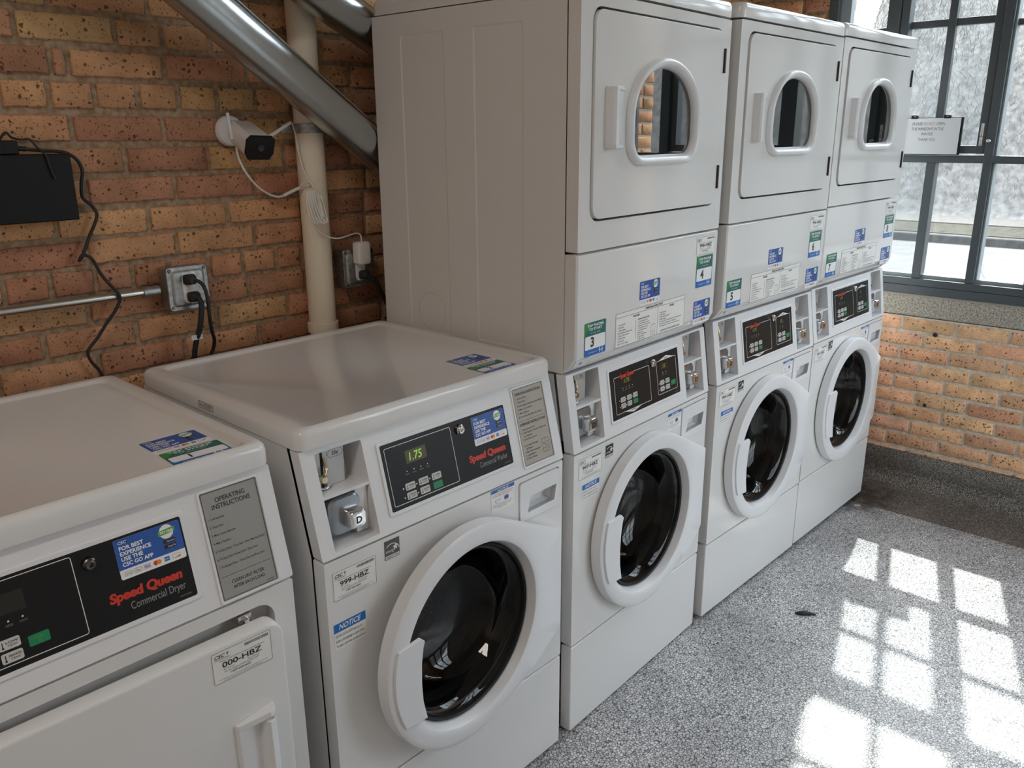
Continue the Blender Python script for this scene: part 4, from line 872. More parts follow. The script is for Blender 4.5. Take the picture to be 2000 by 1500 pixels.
# --- front-loading washer 999
def build_washer(loc, rz):
    t = tag(empty('front_load_washer', loc, rz), 'single white front-loading washer with its round door ajar, between the dryer and the stacked machines', 'washing machine')
    k = 0.05 / 0.2026; zc = 0.8174
    shell('cabinet', [(0.034, 0.012), (0.034, zc), (0.034 + 0.05, 1.02)], 0.662, t, side_enamel)
    feet(t); washer_front(t)
    control_panel(t, zc, 1.0195, k, [(0.031, 0.134, 0.828, 1.008)])
    coin_recess(t, 0.031, 0.134, zc, k)
    bezel(t, 0.170, 0.8555, 0.345, 0.134, zc, k); con = on_ctrl(t, 0.170, 0.8555, zc, k, console_single('washer'), 'control_console')
    key_lock(t, 0.376, 0.9665, zc, k)
    on_ctrl(t, 0.4125, 0.9195, zc, k, app_sticker(0.099, 0.062), 'sticker', -0.0036, 'blue app sticker on the black console')
    bezel(t, 0.549, 0.834, 0.103, 0.180, zc, k, 0.004); on_ctrl(t, 0.549, 0.834, zc, k, instr_washer(0.103, 0.180), 'instruction_plate')
    washer_door(t, math.radians(3.2)); lid(t, 1.022, 1.060, 0.040, 0.668)
    id_label('999-HBZ', 0.1, 0.06).build('sticker', (0.018, -0.0002, 0.731), X_, Z_, t, 'white 999-HBZ number label')
    energy_star(0.037, 0.040, ink_dg).build('sticker', (0.140, -0.0002, 0.767), X_, Z_, t)
    notice_lock(0.073, 0.055).build('sticker', (0.013, -0.0002, 0.630), X_, Z_, t, 'small blue-headed notice on the door lock')
    notice_hazard(0.074, 0.052).build('sticker', (0.435, -0.0002, 0.762), X_, Z_, t, 'small blue-headed notice with pictures')
    app_sticker(0.095, 0.075).build('sticker', (0.505, 0.135, 1.0538), X_, (0, 1, 0), t, 'blue app sticker lying on the lid')
    tap_sticker('2', 0.10, 0.064, True).build('sticker', (0.498, 0.070, 1.0538), X_, (0, 1, 0), t, 'green TAP PHONE TO START sticker with number 2')
    s = Sheet(0.062, 0.016, side_enamel, 0.003, 0.0002); s.frame(0.001, 0.001, 0.026, 0.014, 0.0009, ink_k, 0.003); s.frame(0.028, 0.001, 0.033, 0.014, 0.0009, ink_k, 0.004)
    s.text('MADE IN', 0.004, 0.0055, 0.004, ink_k, w=0.019); s.text('ASSEMBLED', 0.032, 0.0085, 0.003, ink_k, w=0.024); s.text('IN USA', 0.034, 0.0045, 0.003, ink_k, w=0.018)
    s.build('sticker', (-0.0022, 0.402, 1.028), (0, -1, 0), Z_, t)
    return t
# --- single dryer 000
def build_dryer(loc, rz):
    t = tag(empty('single_dryer', loc, rz), 'white single dryer at the left edge, its large flat door slightly open', 'dryer')
    zc = 0.8244; k = 0.05 / 0.2026
    shell('cabinet', [(0.034, 0.012), (0.034, zc), (0.034 + 0.05, 1.02)], 0.662, t, side_enamel)
    feet(t)
    control_panel(t, zc, 1.0215, k, [(0.031, 0.134, 0.834, 1.010)]); coin_recess(t, 0.031, 0.134, zc, k, 0.834, 1.010, 0.928)
    bezel(t, 0.170, 0.861, 0.345, 0.130, zc, k); on_ctrl(t, 0.170, 0.861, zc, k, console_single('dryer'), 'control_console')
    key_lock(t, 0.373, 0.9655, zc, k, 0.0095, steel_d)
    on_ctrl(t, 0.411, 0.924, zc, k, app_sticker(0.101, 0.061), 'sticker', -0.0036, 'blue app sticker on the black console')
    bezel(t, 0.552, 0.831, 0.102, 0.183, zc, k, 0.004); on_ctrl(t, 0.552, 0.831, zc, k, instr_dryer(0.102, 0.183), 'instruction_plate')
    # front with a recessed opening
    op = rrect(0.045, 0.640, 0.165, 0.797, 0.03, 6)
    plate('front_panel', rrect(0.003, W - 0.003, 0.012, 0.8215, 0.004, 3), [op], 0.0, 0.03, enamel, t, bevel=0.007)
    bm = bmesh.new(); rings_into(bm, [[(x, y, z) for x, z in rrect(0.045 + i, 0.640 - i, 0.165 + i, 0.797 - i, 0.03, 6)] for i, y in ((-0.004, 0.004), (0.0, 0.026), (0.030, 0.030), (0.060, 0.032))], False, False)
    op_o = from_bm('door_opening', bm, enamel, t, ang=30)
    lathe_y('drum', [(0.25, 0.034), (0.30, 0.05), (0.30, 0.5), (0.02, 0.52)], 0.342, 0.48, steel_d, t, n=48)
    # door ajar, hinged on the left
    bm = bmesh.new(); L = []
    for i, y in ((0.004, 0.016), (0, 0.012), (0, -0.013), (0.0012, -0.0160), (0.0035, -0.0176), (0.006, -0.018)):
        L.append([(x, y, z) for x, z in rrect(0.058 + i, 0.636 - i, 0.178 + i, 0.778 - i, 0.028 - i, 6)])
    rings_into(bm, L, True, True); d = from_bm('dryer_door', bm, enamel, t, ang=42)
    id_label('000-HBZ', 0.105, 0.058).build('sticker', (0.506, -0.0182, 0.712), X_, Z_, d, 'white 000-HBZ number label')
    x0, x1, z0, z1 = 0.530, 0.602, 0.475, 0.622
    bm = bmesh.new()
    prof = [(x0, -0.018), (x0 + 0.004, -0.026), (x0 + 0.012, -0.0275), (x0 + 0.030, -0.020), (x0 + 0.044, -0.019), (x0 + 0.047, -0.034), (x0 + 0.054, -0.041), (x1 - 0.005, -0.036), (x1, -0.018)]
    rings_into(bm, [[(x, y, z) for x, y in prof] for z in (z0 + 0.01, z1 - 0.01)], True, True)
    for za, zb in ((z0, z0 + 0.012), (z1 - 0.012, z1)):
        full = [(x0, -0.018), (x0 + 0.004, -0.026), (x0 + 0.012, -0.029), (x0 + 0.05, -0.039), (x0 + 0.056, -0.041), (x1 - 0.005, -0.036), (x1, -0.018)]
        dz = -0.008 if za == z0 else 0.0; rings_into(bm, [[(x, y, zz + (0.012 * (x - x0) / (x1 - x0) if za != z0 else 0)) for x, y in full] for zz in (za, zb)], True, True)
    from_bm('door_handle', bm, plastic_w, d, bevel=0.0015, seg=2)
    h = Vector((0.058, 0.0, 0)); d.matrix_local = Matrix.Translation(h) @ Matrix.Rotation(math.radians(-1.6), 4, 'Z') @ Matrix.Translation(-h)
    bm = bmesh.new(); box_into(bm, 0.575, 0.600, 0.004, 0.03, 0.772, 0.790); box_into(bm, 0.583, 0.592, -0.004, 0.006, 0.776, 0.785)
    from_bm('door_catch', bm, chrome, t, bevel=0.002)
    lid(t, 1.024, 1.064, 0.040, 0.668)
    app_sticker(0.098, 0.068).build('sticker', (0.534, 0.136, 1.0578), X_, (0, 1, 0), t, 'blue app sticker lying on the lid')
    tap_sticker('1', 0.100, 0.066, True).build('sticker', (0.532, 0.066, 1.0580), (1, -0.05, 0), (0.05, 1, 0), t, 'green TAP PHONE TO START sticker with number 1')
    return t
# --- stacked washer-dryer
def d_outline(cx, zb, zt, hw, r, d, n=26):
    pts = []
    zb += d; zt -= d; hw -= d; r = max(r - d * 0.8, 0.01)
    for c, a0 in (((cx - hw + r, zb + r), 180), ((cx + hw - r, zb + r), 270)):
        for i in range(8): a = math.radians(a0 + 90 * i / 7); pts.append((c[0] + r * math.cos(a), c[1] + r * math.sin(a)))
    zs = zb + (zt - zb) * 0.42
    for i in range(n + 1): a = math.pi * i / n; pts.append((cx + hw * math.cos(a), zs + (zt - zs) * math.sin(a) ** 0.92 if 0 < i < n else zs))
    return pts
def build_stack(loc, rz, label, nums, ids, digs, notice=True, beads=False, zb=0.012, sx=0.0):
    t = tag(empty('stacked_washer_dryer', loc, rz), label, 'stacked washer and dryer', 'stacked washers and dryers')
    zc = 0.8174; k = 0.03 / 0.2026
    shell('washer_cabinet', [(0.034, zb), (0.034, zc), (0.034 + 0.029, 1.012)], 0.660, t, side_enamel)
    bd = None
    if beads:
        bd = [rrect(0.406, 0.560, 1.055, 1.805, 0.008, 4), rrect(0.157, 0.309, 1.060, 1.806, 0.008, 4)]
    dc = shell('dryer_cabinet', [(0.034, 1.018), (0.034, 1.8545)], 0.664, t, side_enamel, bd)
    if beads:
        bm = bmesh.new()
        for i in range(40):
            if 25 < i < 31: continue
            a0, a1 = math.pi * i / 20, math.pi * (i + 1) / 20
            bm.faces.new([bm.verts.new((0.0013, 0.477 + r * math.cos(a), 1.112 + r * math.sin(a))) for r, a in ((0.050, a0), (0.050, a1), (0.0515, a1), (0.0515, a0))])
        from_bm('knockout', bm, mat('knockout_line', (0.55, 0.54, 0.53), 0.5), dc, smooth=False)
        bm = bmesh.new(); rings_into(bm, [[(x, 0.100 + r * math.cos(a * math.pi / 8), 1.040 + r * math.sin(a * math.pi / 8)) for a in range(16)] for r, x in ((0.0065, 0.0), (0.006, -0.002), (0.003, -0.0026))], False, True)
        from_bm('screw', bm, steel_d, dc)
    feet(t); washer_front(t, zb)
    control_panel(t, zc, 1.014, k, [(0.031, 0.134, 0.828, 1.009), (0.552, 0.655, 0.828, 1.009)])
    coin_recess(t, 0.031, 0.134, zc, k, 0.828, 1.009); coin_recess(t, 0.552, 0.655, zc, k, 0.828, 1.009)
    bezel(t, 0.174, 0.857, 0.342, 0.130, zc, k); on_ctrl(t, 0.174, 0.857, zc, k, console_stack(*digs), 'control_console'); key_lock(t, 0.378, 0.968, zc, k)
    washer_door(t, 0.0)
    # service panel with the undercut lower edge
    bm = bmesh.new(); prof = [(0.034, 1.302), (0.005, 1.302), (0.0015, 1.3005), (0.0, 1.297), (0.0, 1.062), (0.001, 1.058), (0.016, 1.036), (0.034, 1.020)]
    rings_into(bm, [[(x, y + (0.004 if e else 0), z) for y, z in prof] for x, e in ((0.0025, 1), (0.007, 0), (W - 0.007, 0), (W - 0.0025, 1))], True, True)
    sp = from_bm('service_panel', bm, enamel, t, ang=30)
    for x in (0.010, W - 0.060):
        s = Sheet(0.05, 0.022, plastic_w, 0.001, 0.0015); s.disc(0.024, 0.010, 0.0055, steel_d, 1, 14); s.disc(0.024, 0.010, 0.003, ink_dg, 2, 10)
        s.build('fixing_tab', (x, 0.0165, 1.0345), X_, (0, -0.0155, 0.0225), sp)
    # dryer front, door, window
    plate('dryer_front', rrect(0.003, W - 0.003, 1.307, 1.8525, 0.004, 3), [rrect(0.046, 0.640, 1.373, 1.827, 0.032, 6)], 0.0, 0.034, enamel, t, bevel=0.006)
    cx = 0.3405
    bm = bmesh.new(); rings_into(bm, [[(x, y, z) for x, z in rrect(0.042 + i, 0.644 - i, 1.369 + i, 1.831 - i, 0.032, 6)] for i, y in ((0.0, 0.010), (0.0, 0.022), (0.05, 0.024))]); from_bm('door_seal_or_gap', bm, gap_m, t, smooth=False)  # dark ring backing the door gap; the gap's shade is put into its colour
    bm = bmesh.new(); plate_into(bm, rrect(0.0515, 0.6355, 1.3785, 1.8215, 0.028, 6), [d_outline(cx, 1.492, 1.738, 0.163, 0.06, 0.015)], -0.005, 0.018)
    d = from_bm('dryer_door', bm, enamel, t, bevel=0.005)
    bm = bmesh.new()
    rings_into(bm, [[(x, y, z) for x, z in d_outline(cx, 1.492, 1.738, 0.163, 0.06, q)] for q, y in ((0, -0.004), (0.0, -0.012), (0.0015, -0.018), (0.005, -0.0215), (0.010, -0.022), (0.016, -0.019), (0.0215, -0.012), (0.024, -0.006), (0.025, 0.010), (0.016, 0.012))])
    wf = from_bm('door_window_frame', bm, plastic_w, d, ang=45)
    bm = bmesh.new(); plate_into(bm, d_outline(cx, 1.492, 1.738, 0.163, 0.06, 0.022), [], -0.003, 0.001); from_bm('door_window_glass', bm, glass_dry, d, smooth=False)
    hx0, hz0, hz1 = 0.092, 1.534, 1.666
    prof = [(hx0, -0.004), (hx0 + 0.003, -0.026), (hx0 + 0.008, -0.031), (hx0 + 0.024, -0.028), (hx0 + 0.029, -0.024), (hx0 + 0.033, -0.007), (hx0 + 0.070, -0.006), (hx0 + 0.071, -0.004)]
    full = [(hx0, -0.004), (hx0 + 0.003, -0.026), (hx0 + 0.008, -0.031), (hx0 + 0.024, -0.028), (hx0 + 0.050, -0.019), (hx0 + 0.068, -0.012), (hx0 + 0.071, -0.004)]
    bm = bmesh.new(); rings_into(bm, [[(x, y, z) for x, y in prof] for z in (hz0 + 0.004, hz1 - 0.004)], True, True)
    for za, zb_ in ((hz0, hz0 + 0.007), (hz1 - 0.007, hz1)): rings_into(bm, [[(x, y, z) for x, y in full] for z in (za, zb_)], True, True)
    from_bm('door_handle', bm, plastic_w, d, bevel=0.0015, seg=2)
    for z0, z1 in ((1.419, 1.481), (1.718, 1.779)):
        bm = bmesh.new(); box_into(bm, 0.6365, 0.6425, -0.007, 0.01, z0, z1); tube_into(bm, [(0.640, -0.007, z0), (0.640, -0.007, z1)], 0.0035, 8, 0, False); from_bm('door_hinge', bm, mat('hinge_bronze', (0.05, 0.035, 0.03), 0.4, 0.6), d)
    lid(t, 1.857, 1.898, -0.004, 0.666, 0.0005, False)
    e = -0.0002
    app_sticker(0.098, 0.062).build('sticker', (0.271 + sx * 0.3, e, 1.144), X_, Z_, t, 'blue app sticker in the middle of the service panel')
    app_sticker(0.096, 0.066).build('sticker', (0.558, e, 1.0445), X_, Z_, t, 'blue app sticker at the lower right of the service panel')
    instr_stack(0.340, 0.087).build('instruction_label', (0.166, e, 1.053), X_, Z_, t)
    tap_sticker(nums[0], 0.088, 0.082).build('sticker', (0.0355 if nums[0] != '5' else 0.020, e, 1.0565), X_, Z_, t, 'green TAP PHONE TO START sticker with number ' + nums[0])
    tap_sticker(nums[1], 0.093, 0.088).build('sticker', (0.562, e, 1.1485), X_, Z_, t, 'green TAP PHONE TO START sticker with number ' + nums[1])
    id_label(ids[0], 0.106, 0.052).build('sticker', (0.556, e, 1.238), X_, Z_, t, 'white %s number label' % ids[0])
    id_label(ids[1], 0.099, 0.056).build('sticker', (0.022, e, 0.742), X_, Z_, t, 'white %s number label' % ids[1])
    energy_star(0.034, 0.034, ink_k).build('sticker', (0.138, e, 0.768), X_, Z_, t)
    if notice: notice_lock(0.073, 0.042).build('sticker', (0.039, e, 0.684), X_, Z_, t, 'small blue-headed notice on the door lock')
    notice_hazard(0.076, 0.052).build('sticker', (0.447, e, 0.753), X_, Z_, t, 'small blue-headed notice with pictures')
    return t
build_dryer((-1.4739, 0.0, 0.0), -0.008)
build_washer((-0.7283, 0.0, 0.0), -0.008)
build_stack((0, 0, -0.0101), 0.0281, 'nearest white stacked washer and dryer, numbered 3 and 4', ('3', '4'), ('998-HBZ', '997-HBZ'), ('1.75', '.15', False), True, True, 0.0135)
build_stack((0.7195, 0.0125, -0.0033), -0.018, 'middle white stacked washer and dryer, numbered 5 and 6', ('5', '6'), ('996-HBZ', '995-HBZ'), ('1.75', '.15', False), True, False)
build_stack((1.4045, 0.0007, 0.0011), -0.0186, 'farthest white stacked washer and dryer, numbered 7 and 8, beside the window', ('7', '8'), ('994-HBZ', '993-HBZ'), ('1.75', '.15', True), False, False)

# ------------------------------------------------------------------ things on the back wall
def cyl_between(name, a, b, r, m, parent=None, n=32): return tube(name, [a, b], r, m, parent, n=n, smooth=False)
# galvanised ducts
def duct(pts, r, label):
    P_ = [Vector(p) for p in pts]
    t = tag(empty('metal_duct', P_[-1]), label, 'duct', 'galvanised dryer ducts'); L = lambda o: part_of(t, o)
    bm = bmesh.new(); tube_into(bm, P_, r, 48, 0, False); L(from_bm('duct_pipe', bm, galv, None, ang=50))
    a, b = P_[-2], P_[-1]; d = (a - b).normalized()
    nx = (-d).cross(Vector((0, 0, 1))).normalized(); ny = (-d).cross(nx)
    o = nx * r * 0.55 - ny * r * 0.835
    bm = bmesh.new(); tube_into(bm, [a + o, b + o], 0.0022, 6, 0, False); L(from_bm('duct_seam', bm, galv, None))
    bm = bmesh.new(); c = a - d * 0.02
    tube_into(bm, [c - d * 0.003, c, c + d * 0.003], lambda q: r + 0.002, 48, 0, False); L(from_bm('duct_collar', bm, galv, None))
    return t
def run(a, b, s, e, bend=0.16):
    """straight slanting run from behind the stack, then an elbow up to the ceiling"""
    a, b = Vector(a), Vector(b); d = b - a; lo, hi = b + d * e, a - d * s; u = (hi - lo).normalized(); arc = []
    for i in range(9):
        q = i / 8; arc.append(hi + u * bend * (q - q * q / 2) + Vector((0, 0, 1)) * bend * (q * q / 2))
    return [Vector((arc[-1].x, arc[-1].y, CEIL_Z - 0.002))] + arc[::-1] + [lo]
duct(run((-0.511, 0.617, 1.832), (0.036, 0.7295, 1.509), 1.0, 0.25), 0.0515, 'lower galvanised metal duct slanting down behind the nearest stack')
duct(run((-0.216, 0.675, 1.910), (0.060, 0.733, 1.807), 0.7, 0.4), 0.0515, 'upper galvanised metal duct at the top edge, crossing the cream pipe')
# white standpipe
t = tag(empty('drain_pipe', (-0.152, 0.783, 0)), 'cream plastic vertical drain pipe on the brick wall behind the washer', 'pipe'); P = lambda o: part_of(t, o)
P(tube('pipe', [(-0.152, 0.783, 0.0), (-0.152, 0.783, 3.28)], 0.0372, pvc, None, n=40, smooth=False))
bm = bmesh.new(); rings_into(bm, [[(-0.152 + r * math.cos(q * math.pi / 20), 0.783 + r * math.sin(q * math.pi / 20), z) for q in range(40)] for r, z in ((0.0387, 1.025), (0.0425, 1.027), (0.043, 1.050), (0.0425, 1.054), (0.0387, 1.055))]); P(from_bm('coupling', bm, pvc, None))
bm = bmesh.new(); rings_into(bm, [[(-0.152 + r * math.cos(q * math.pi / 20), 0.783 + r * math.sin(q * math.pi / 20), z) for q in range(40)] for r, z in ((0.0387, 1.562), (0.0400, 1.562), (0.0400, 1.586), (0.0387, 1.586))])
box_into(bm, -0.225, -0.187, 0.798, 0.814, 1.562, 1.586); P(from_bm('pipe_clamp', bm, boxmetal, None, bevel=0.001))
# conduit and outlet boxes
t = tag(empty('conduit', (-1.1, 0.79, 1.205)), 'thin bare metal conduit running along the brick wall to the outlet box', 'conduit'); P = lambda o: part_of(t, o)
P(tube('conduit_pipe', [(-2.6, 0.795, 1.208), (-0.630, 0.795, 1.204)], 0.0092, conduit_m, None, n=20, smooth=False)); P(tube('conduit_fitting', [(-0.640, 0.795, 1.204), (-0.602, 0.795, 1.204)], 0.0125, boxmetal, None, n=20, smooth=False))
def outlet_box(x0, x1, z0, z1, yf, label, lit=True):
    t = tag(empty('outlet_box', ((x0 + x1) / 2, 0.82, z0)), label, 'outlet', 'metal outlet boxes on the back wall'); P = lambda o: part_of(t, o)
    P(box('box_body', x0 + 0.002, x1 - 0.002, yf, 0.816, z0 + 0.002, z1 - 0.002, boxmetal, None, bevel=0.004))
    cx = (x0 + x1) / 2; cz = (z0 + z1) / 2; bm = bmesh.new()
    rings_into(bm, [[(x, y, z) for x, z in rrect(x0 + i, x1 - i, z0 + i, z1 - i, 0.010, 5)] for i, y in ((0, yf), (0, yf - 0.004), (0.001, yf - 0.0055), (0.009, yf - 0.0055), (0.013, yf - 0.009), (0.015, yf - 0.0095))], True, True)
    P(from_bm('cover_plate', bm, boxmetal, None, ang=30))
    rec = P(plate('receptacle', rrect(cx - 0.017, cx + 0.017, cz - 0.036, cz + 0.036, 0.012, 5), [], yf - 0.0112, yf - 0.009, lab_w, None, bevel=0.001))
    for sx in (-1, 1):
        for sz in (-1, 1):
            s = lathe_y('screw', [(0, -0.0025), (0.003, -0.0025), (0.0042, -0.001), (0.0042, 0.001)], cx + sx * (x1 - cx - 0.008), cz + sz * (z1 - cz - 0.008), steel_d, None, n=14); s.data.transform(Matrix.Translation((0, yf - 0.0055, 0))); P(s)
    return t
outlet_box(-0.590, -0.487, 1.152, 1.257, 0.775, 'square metal outlet box with two black plugs, at the end of the conduit')
outlet_box(-0.078, 0.030, 1.138, 1.246, 0.775, 'dark metal outlet box right of the white pipe, holding the white adapter')
def plug(bm, x, z, yf, down=True):
    M_ = Matrix.Translation((x, yf, z)); rings_into(bm, [[M_ @ Vector(p) for p in [(px, y, pz) for px, pz in rrect(-hw, hw, -hh, hh, 0.006, 4)]] for hw, hh, y in ((0.014, 0.012, 0.0), (0.0145, 0.0125, -0.008), (0.012, 0.011, -0.018), (0.007, 0.009, -0.024))], True, True)
t = tag(empty('power_cable', (-0.545, 0.76, 1.18)), 'thick black power cord with a white tag, from the lower socket', 'cord', 'black power cords'); P = lambda o: part_of(t, o)
bm = bmesh.new(); plug(bm, -0.534, 1.183, 0.7635); P(from_bm('plug', bm, black_r, None))
P(tube('cable', [(-0.534, 0.745, 1.186), (-0.531, 0.730, 1.172), (-0.536, 0.728, 1.140), (-0.541, 0.735, 1.105), (-0.548, 0.745, 1.075), (-0.553, 0.752, 1.04), (-0.556, 0.76, 0.98), (-0.558, 0.76, 0.6)], 0.0065, black_r, None, n=12))
P(box('tag', -0.5625, -0.534, 0.736, 0.7375, 1.082, 1.094, paper, None))
t = tag(empty('power_cable', (-0.535, 0.76, 1.225)), 'thinner black power cord curving out from the upper socket', 'cord', 'black power cords'); P = lambda o: part_of(t, o)
bm = bmesh.new(); plug(bm, -0.540, 1.226, 0.7635); P(from_bm('plug', bm, black_r, None))
P(tube('cable', [(-0.538, 0.745, 1.228), (-0.524, 0.728, 1.216), (-0.519, 0.720, 1.185), (-0.519, 0.720, 1.14), (-0.510, 0.735, 1.10), (-0.497, 0.752, 1.07), (-0.496, 0.765, 1.045), (-0.508, 0.77, 1.02), (-0.53, 0.77, 0.985), (-0.54, 0.77, 0.7)], 0.0045, black_r, None, n=10))
# adapter on second box, camera cabling
t = tag(empty('power_adapter', (-0.03, 0.765, 1.205)), 'white ribbed wall adapter with thin white cable, plugged in right of the pipe', 'adapter'); P = lambda o: part_of(t, o)
bm = bmesh.new(); rings_into(bm, [[(x, y, z) for x, z in rrect(-0.048 + i, -0.004 - i, 1.204 + i, 1.268 - i, 0.008, 5)] for i, y in ((0.002, 0.765), (0, 0.763), (0, 0.742), (0.0015, 0.738), (0.004, 0.736))], True, True); ad = P(from_bm('adapter_body', bm, white_cord, None))
bm = bmesh.new()
for i in range(9): box_into(bm, -0.040, -0.012, 0.7354, 0.737, 1.214 + i * 0.0052, 1.2165 + i * 0.0052)
o = from_bm('adapter_ribs', bm, white_cord, ad)
P(tube('cable', [(-0.195, 0.722, 1.335), (-0.184, 0.722, 1.312), (-0.162, 0.722, 1.297), (-0.126, 0.725, 1.288), (-0.085, 0.735, 1.290), (-0.045, 0.748, 1.293), (-0.028, 0.750, 1.286), (-0.026, 0.750, 1.268)], 0.0022, white_cord, None, n=8))
lp_ = []
for i in range(5):
    dx = (i - 2) * 0.004; lp_ += [(-0.205 + dx, 0.720 - i * 0.002, 1.418), (-0.207 + dx * 1.5, 0.718 - i * 0.002, 1.385), (-0.196 + dx * 2, 0.716 - i * 0.002, 1.345), (-0.184 + dx * 2.2, 0.716 - i * 0.002, 1.337 - 0.004 * (i % 2)), (-0.184 + dx * 1.5, 0.718 - i * 0.002, 1.375), (-0.190 + dx, 0.72 - i * 0.002, 1.405)]
P(tube('cable_coil', lp_ + [(-0.195, 0.722, 1.335)], 0.0026, white_cord, None, n=8, sub=5))
P(tube('cable_bundle_tie', [(-0.188, 0.706, 1.392), (-0.179, 0.708, 1.352)], 0.0055, white_cord, None, n=10, smooth=False))
t = tag(empty('power_cable', (-0.03, 0.76, 1.17)), 'black power cord leaving the dark outlet box behind the nearest stack', 'cord', 'black power cords'); P = lambda o: part_of(t, o)
bm = bmesh.new(); plug(bm, -0.018, 1.172, 0.7635); P(from_bm('plug', bm, black_r, None))
P(tube('cable', [(-0.018, 0.745, 1.172), (0.006, 0.738, 1.156), (0.028, 0.742, 1.118), (0.048, 0.748, 1.086), (0.066, 0.752, 1.055), (0.085, 0.755, 1.0), (0.10, 0.76, 0.7)], 0.0062, black_r, None, n=12))
P(tube('tag', [(0.056, 0.7495, 1.073), (0.062, 0.7505, 1.064)], 0.0075, paper, None, n=12, smooth=False))
# security camera
t = tag(empty('security_camera', (-0.366, 0.815, 1.568)), 'white bullet security camera with black face and two antennas on the brick wall', 'camera'); P = lambda o: part_of(t, o)
P(lathe_y('mount_base', [(0, 0.796), (0.024, 0.797), (0.034, 0.801), (0.037, 0.807), (0.037, 0.816)], -0.364, 1.568, plastic_w, None, n=40))
P(tube('mount_arm', [(-0.362, 0.80, 1.567), (-0.360, 0.782, 1.566), (-0.358, 0.765, 1.562)], 0.013, plastic_w, None, n=16))
ax = (Vector((-0.352, 0.700, 1.5285)) - Vector((-0.345, 0.795, 1.568))).normalized(); up = Vector((0, 0, 1)); rt = ax.cross(up).normalized() * -1; up2 = rt.cross(ax) * -1
rt = Vector((1, 0, 0)); rt = (rt - ax * rt.dot(ax)).normalized(); up2 = (Vector((0, 0, 1)) - ax * ax.z); up2 = (up2 - rt * up2.dot(rt)).normalized()
B0 = Vector((-0.352, 0.700, 1.5285))
def cam_loop(hw, hh, ch, s): return [B0 + ax * s + rt * x + up2 * z for x, z in [(-hw + ch, -hh), (hw - ch, -hh), (hw, -hh + ch * 1.6), (hw, hh - ch), (hw - ch, hh), (-hw + ch, hh), (-hw, hh - ch), (-hw, -hh + ch * 1.6)]]
bm = bmesh.new(); rings_into(bm, [cam_loop(0.030, 0.022, 0.008, -0.112), cam_loop(0.033, 0.026, 0.009, -0.104), cam_loop(0.0355, 0.0285, 0.010, -0.010), cam_loop(0.036, 0.029, 0.010, -0.002)], True, True); bd = P(from_bm('camera_body', bm, plastic_w, None, bevel=0.003, ang=60))
bm = bmesh.new(); rings_into(bm, [cam_loop(0.0355, 0.0285, 0.010, -0.006), cam_loop(0.0375, 0.0305, 0.010, -0.001), cam_loop(0.036, 0.029, 0.010, 0.004), cam_loop(0.031, 0.024, 0.009, 0.0055)], True, True); fc = from_bm('camera_face', bm, black_p, bd, ang=30)
bm = bmesh.new()
for r0, off, q in ((0.0085, (0.0, 0.002), 0.0075), (0.0022, (0.0, -0.017), 0.0068)):
    rings_into(bm, [[B0 + ax * s + rt * (off[0] + r * math.cos(a * math.pi / 12)) + up2 * (off[1] + r * math.sin(a * math.pi / 12)) for a in range(24)] for r, s in ((r0, 0.0052), (r0, q), (r0 * 0.6, q - 0.001), (0.0005, q - 0.0012))])
from_bm('lens', bm, mat('lens_glass', (0.03, 0.03, 0.035), 0.08), fc)
for pts in ([(-0.381, 0.772, 1.548), (-0.3815, 0.778, 1.578), (-0.382, 0.782, 1.610)], [(-0.316, 0.740, 1.546), (-0.285, 0.742, 1.560), (-0.231, 0.745, 1.588)]):
    P(tube('antenna', pts, lambda q: 0.0052 - 0.0012 * q, plastic_w, None, n=14))
P(tube('cable', [(-0.358, 0.797, 1.545), (-0.359, 0.796, 1.529), (-0.354, 0.797, 1.499), (-0.338, 0.797, 1.466), (-0.313, 0.797, 1.435), (-0.285, 0.796, 1.414), (-0.256, 0.793, 1.403), (-0.236, 0.788, 1.407)], 0.0028, white_cord, None, n=10))
P(tube('connector', [(-0.240, 0.789, 1.406), (-0.213, 0.78, 1.418), (-0.200, 0.772, 1.424)], 0.0045, white_cord, None, n=10))
P(tube('cable', [(-0.203, 0.774, 1.424), (-0.196, 0.75, 1.438), (-0.188, 0.732, 1.434), (-0.187, 0.724, 1.410), (-0.184, 0.720, 1.385)], 0.0024, white_cord, None, n=8))
P(tube('cable', [(-0.1915, 0.797, 1.588), (-0.1925, 0.785, 1.560), (-0.1945, 0.775, 1.524), (-0.196, 0.762, 1.485), (-0.195, 0.745, 1.452), (-0.190, 0.73, 1.432), (-0.186, 0.722, 1.415)], 0.0026, white_cord, None, n=8))
P(tube('connector', [(-0.193, 0.782, 1.555), (-0.195, 0.774, 1.520)], 0.0042, white_cord, None, n=10, smooth=False))
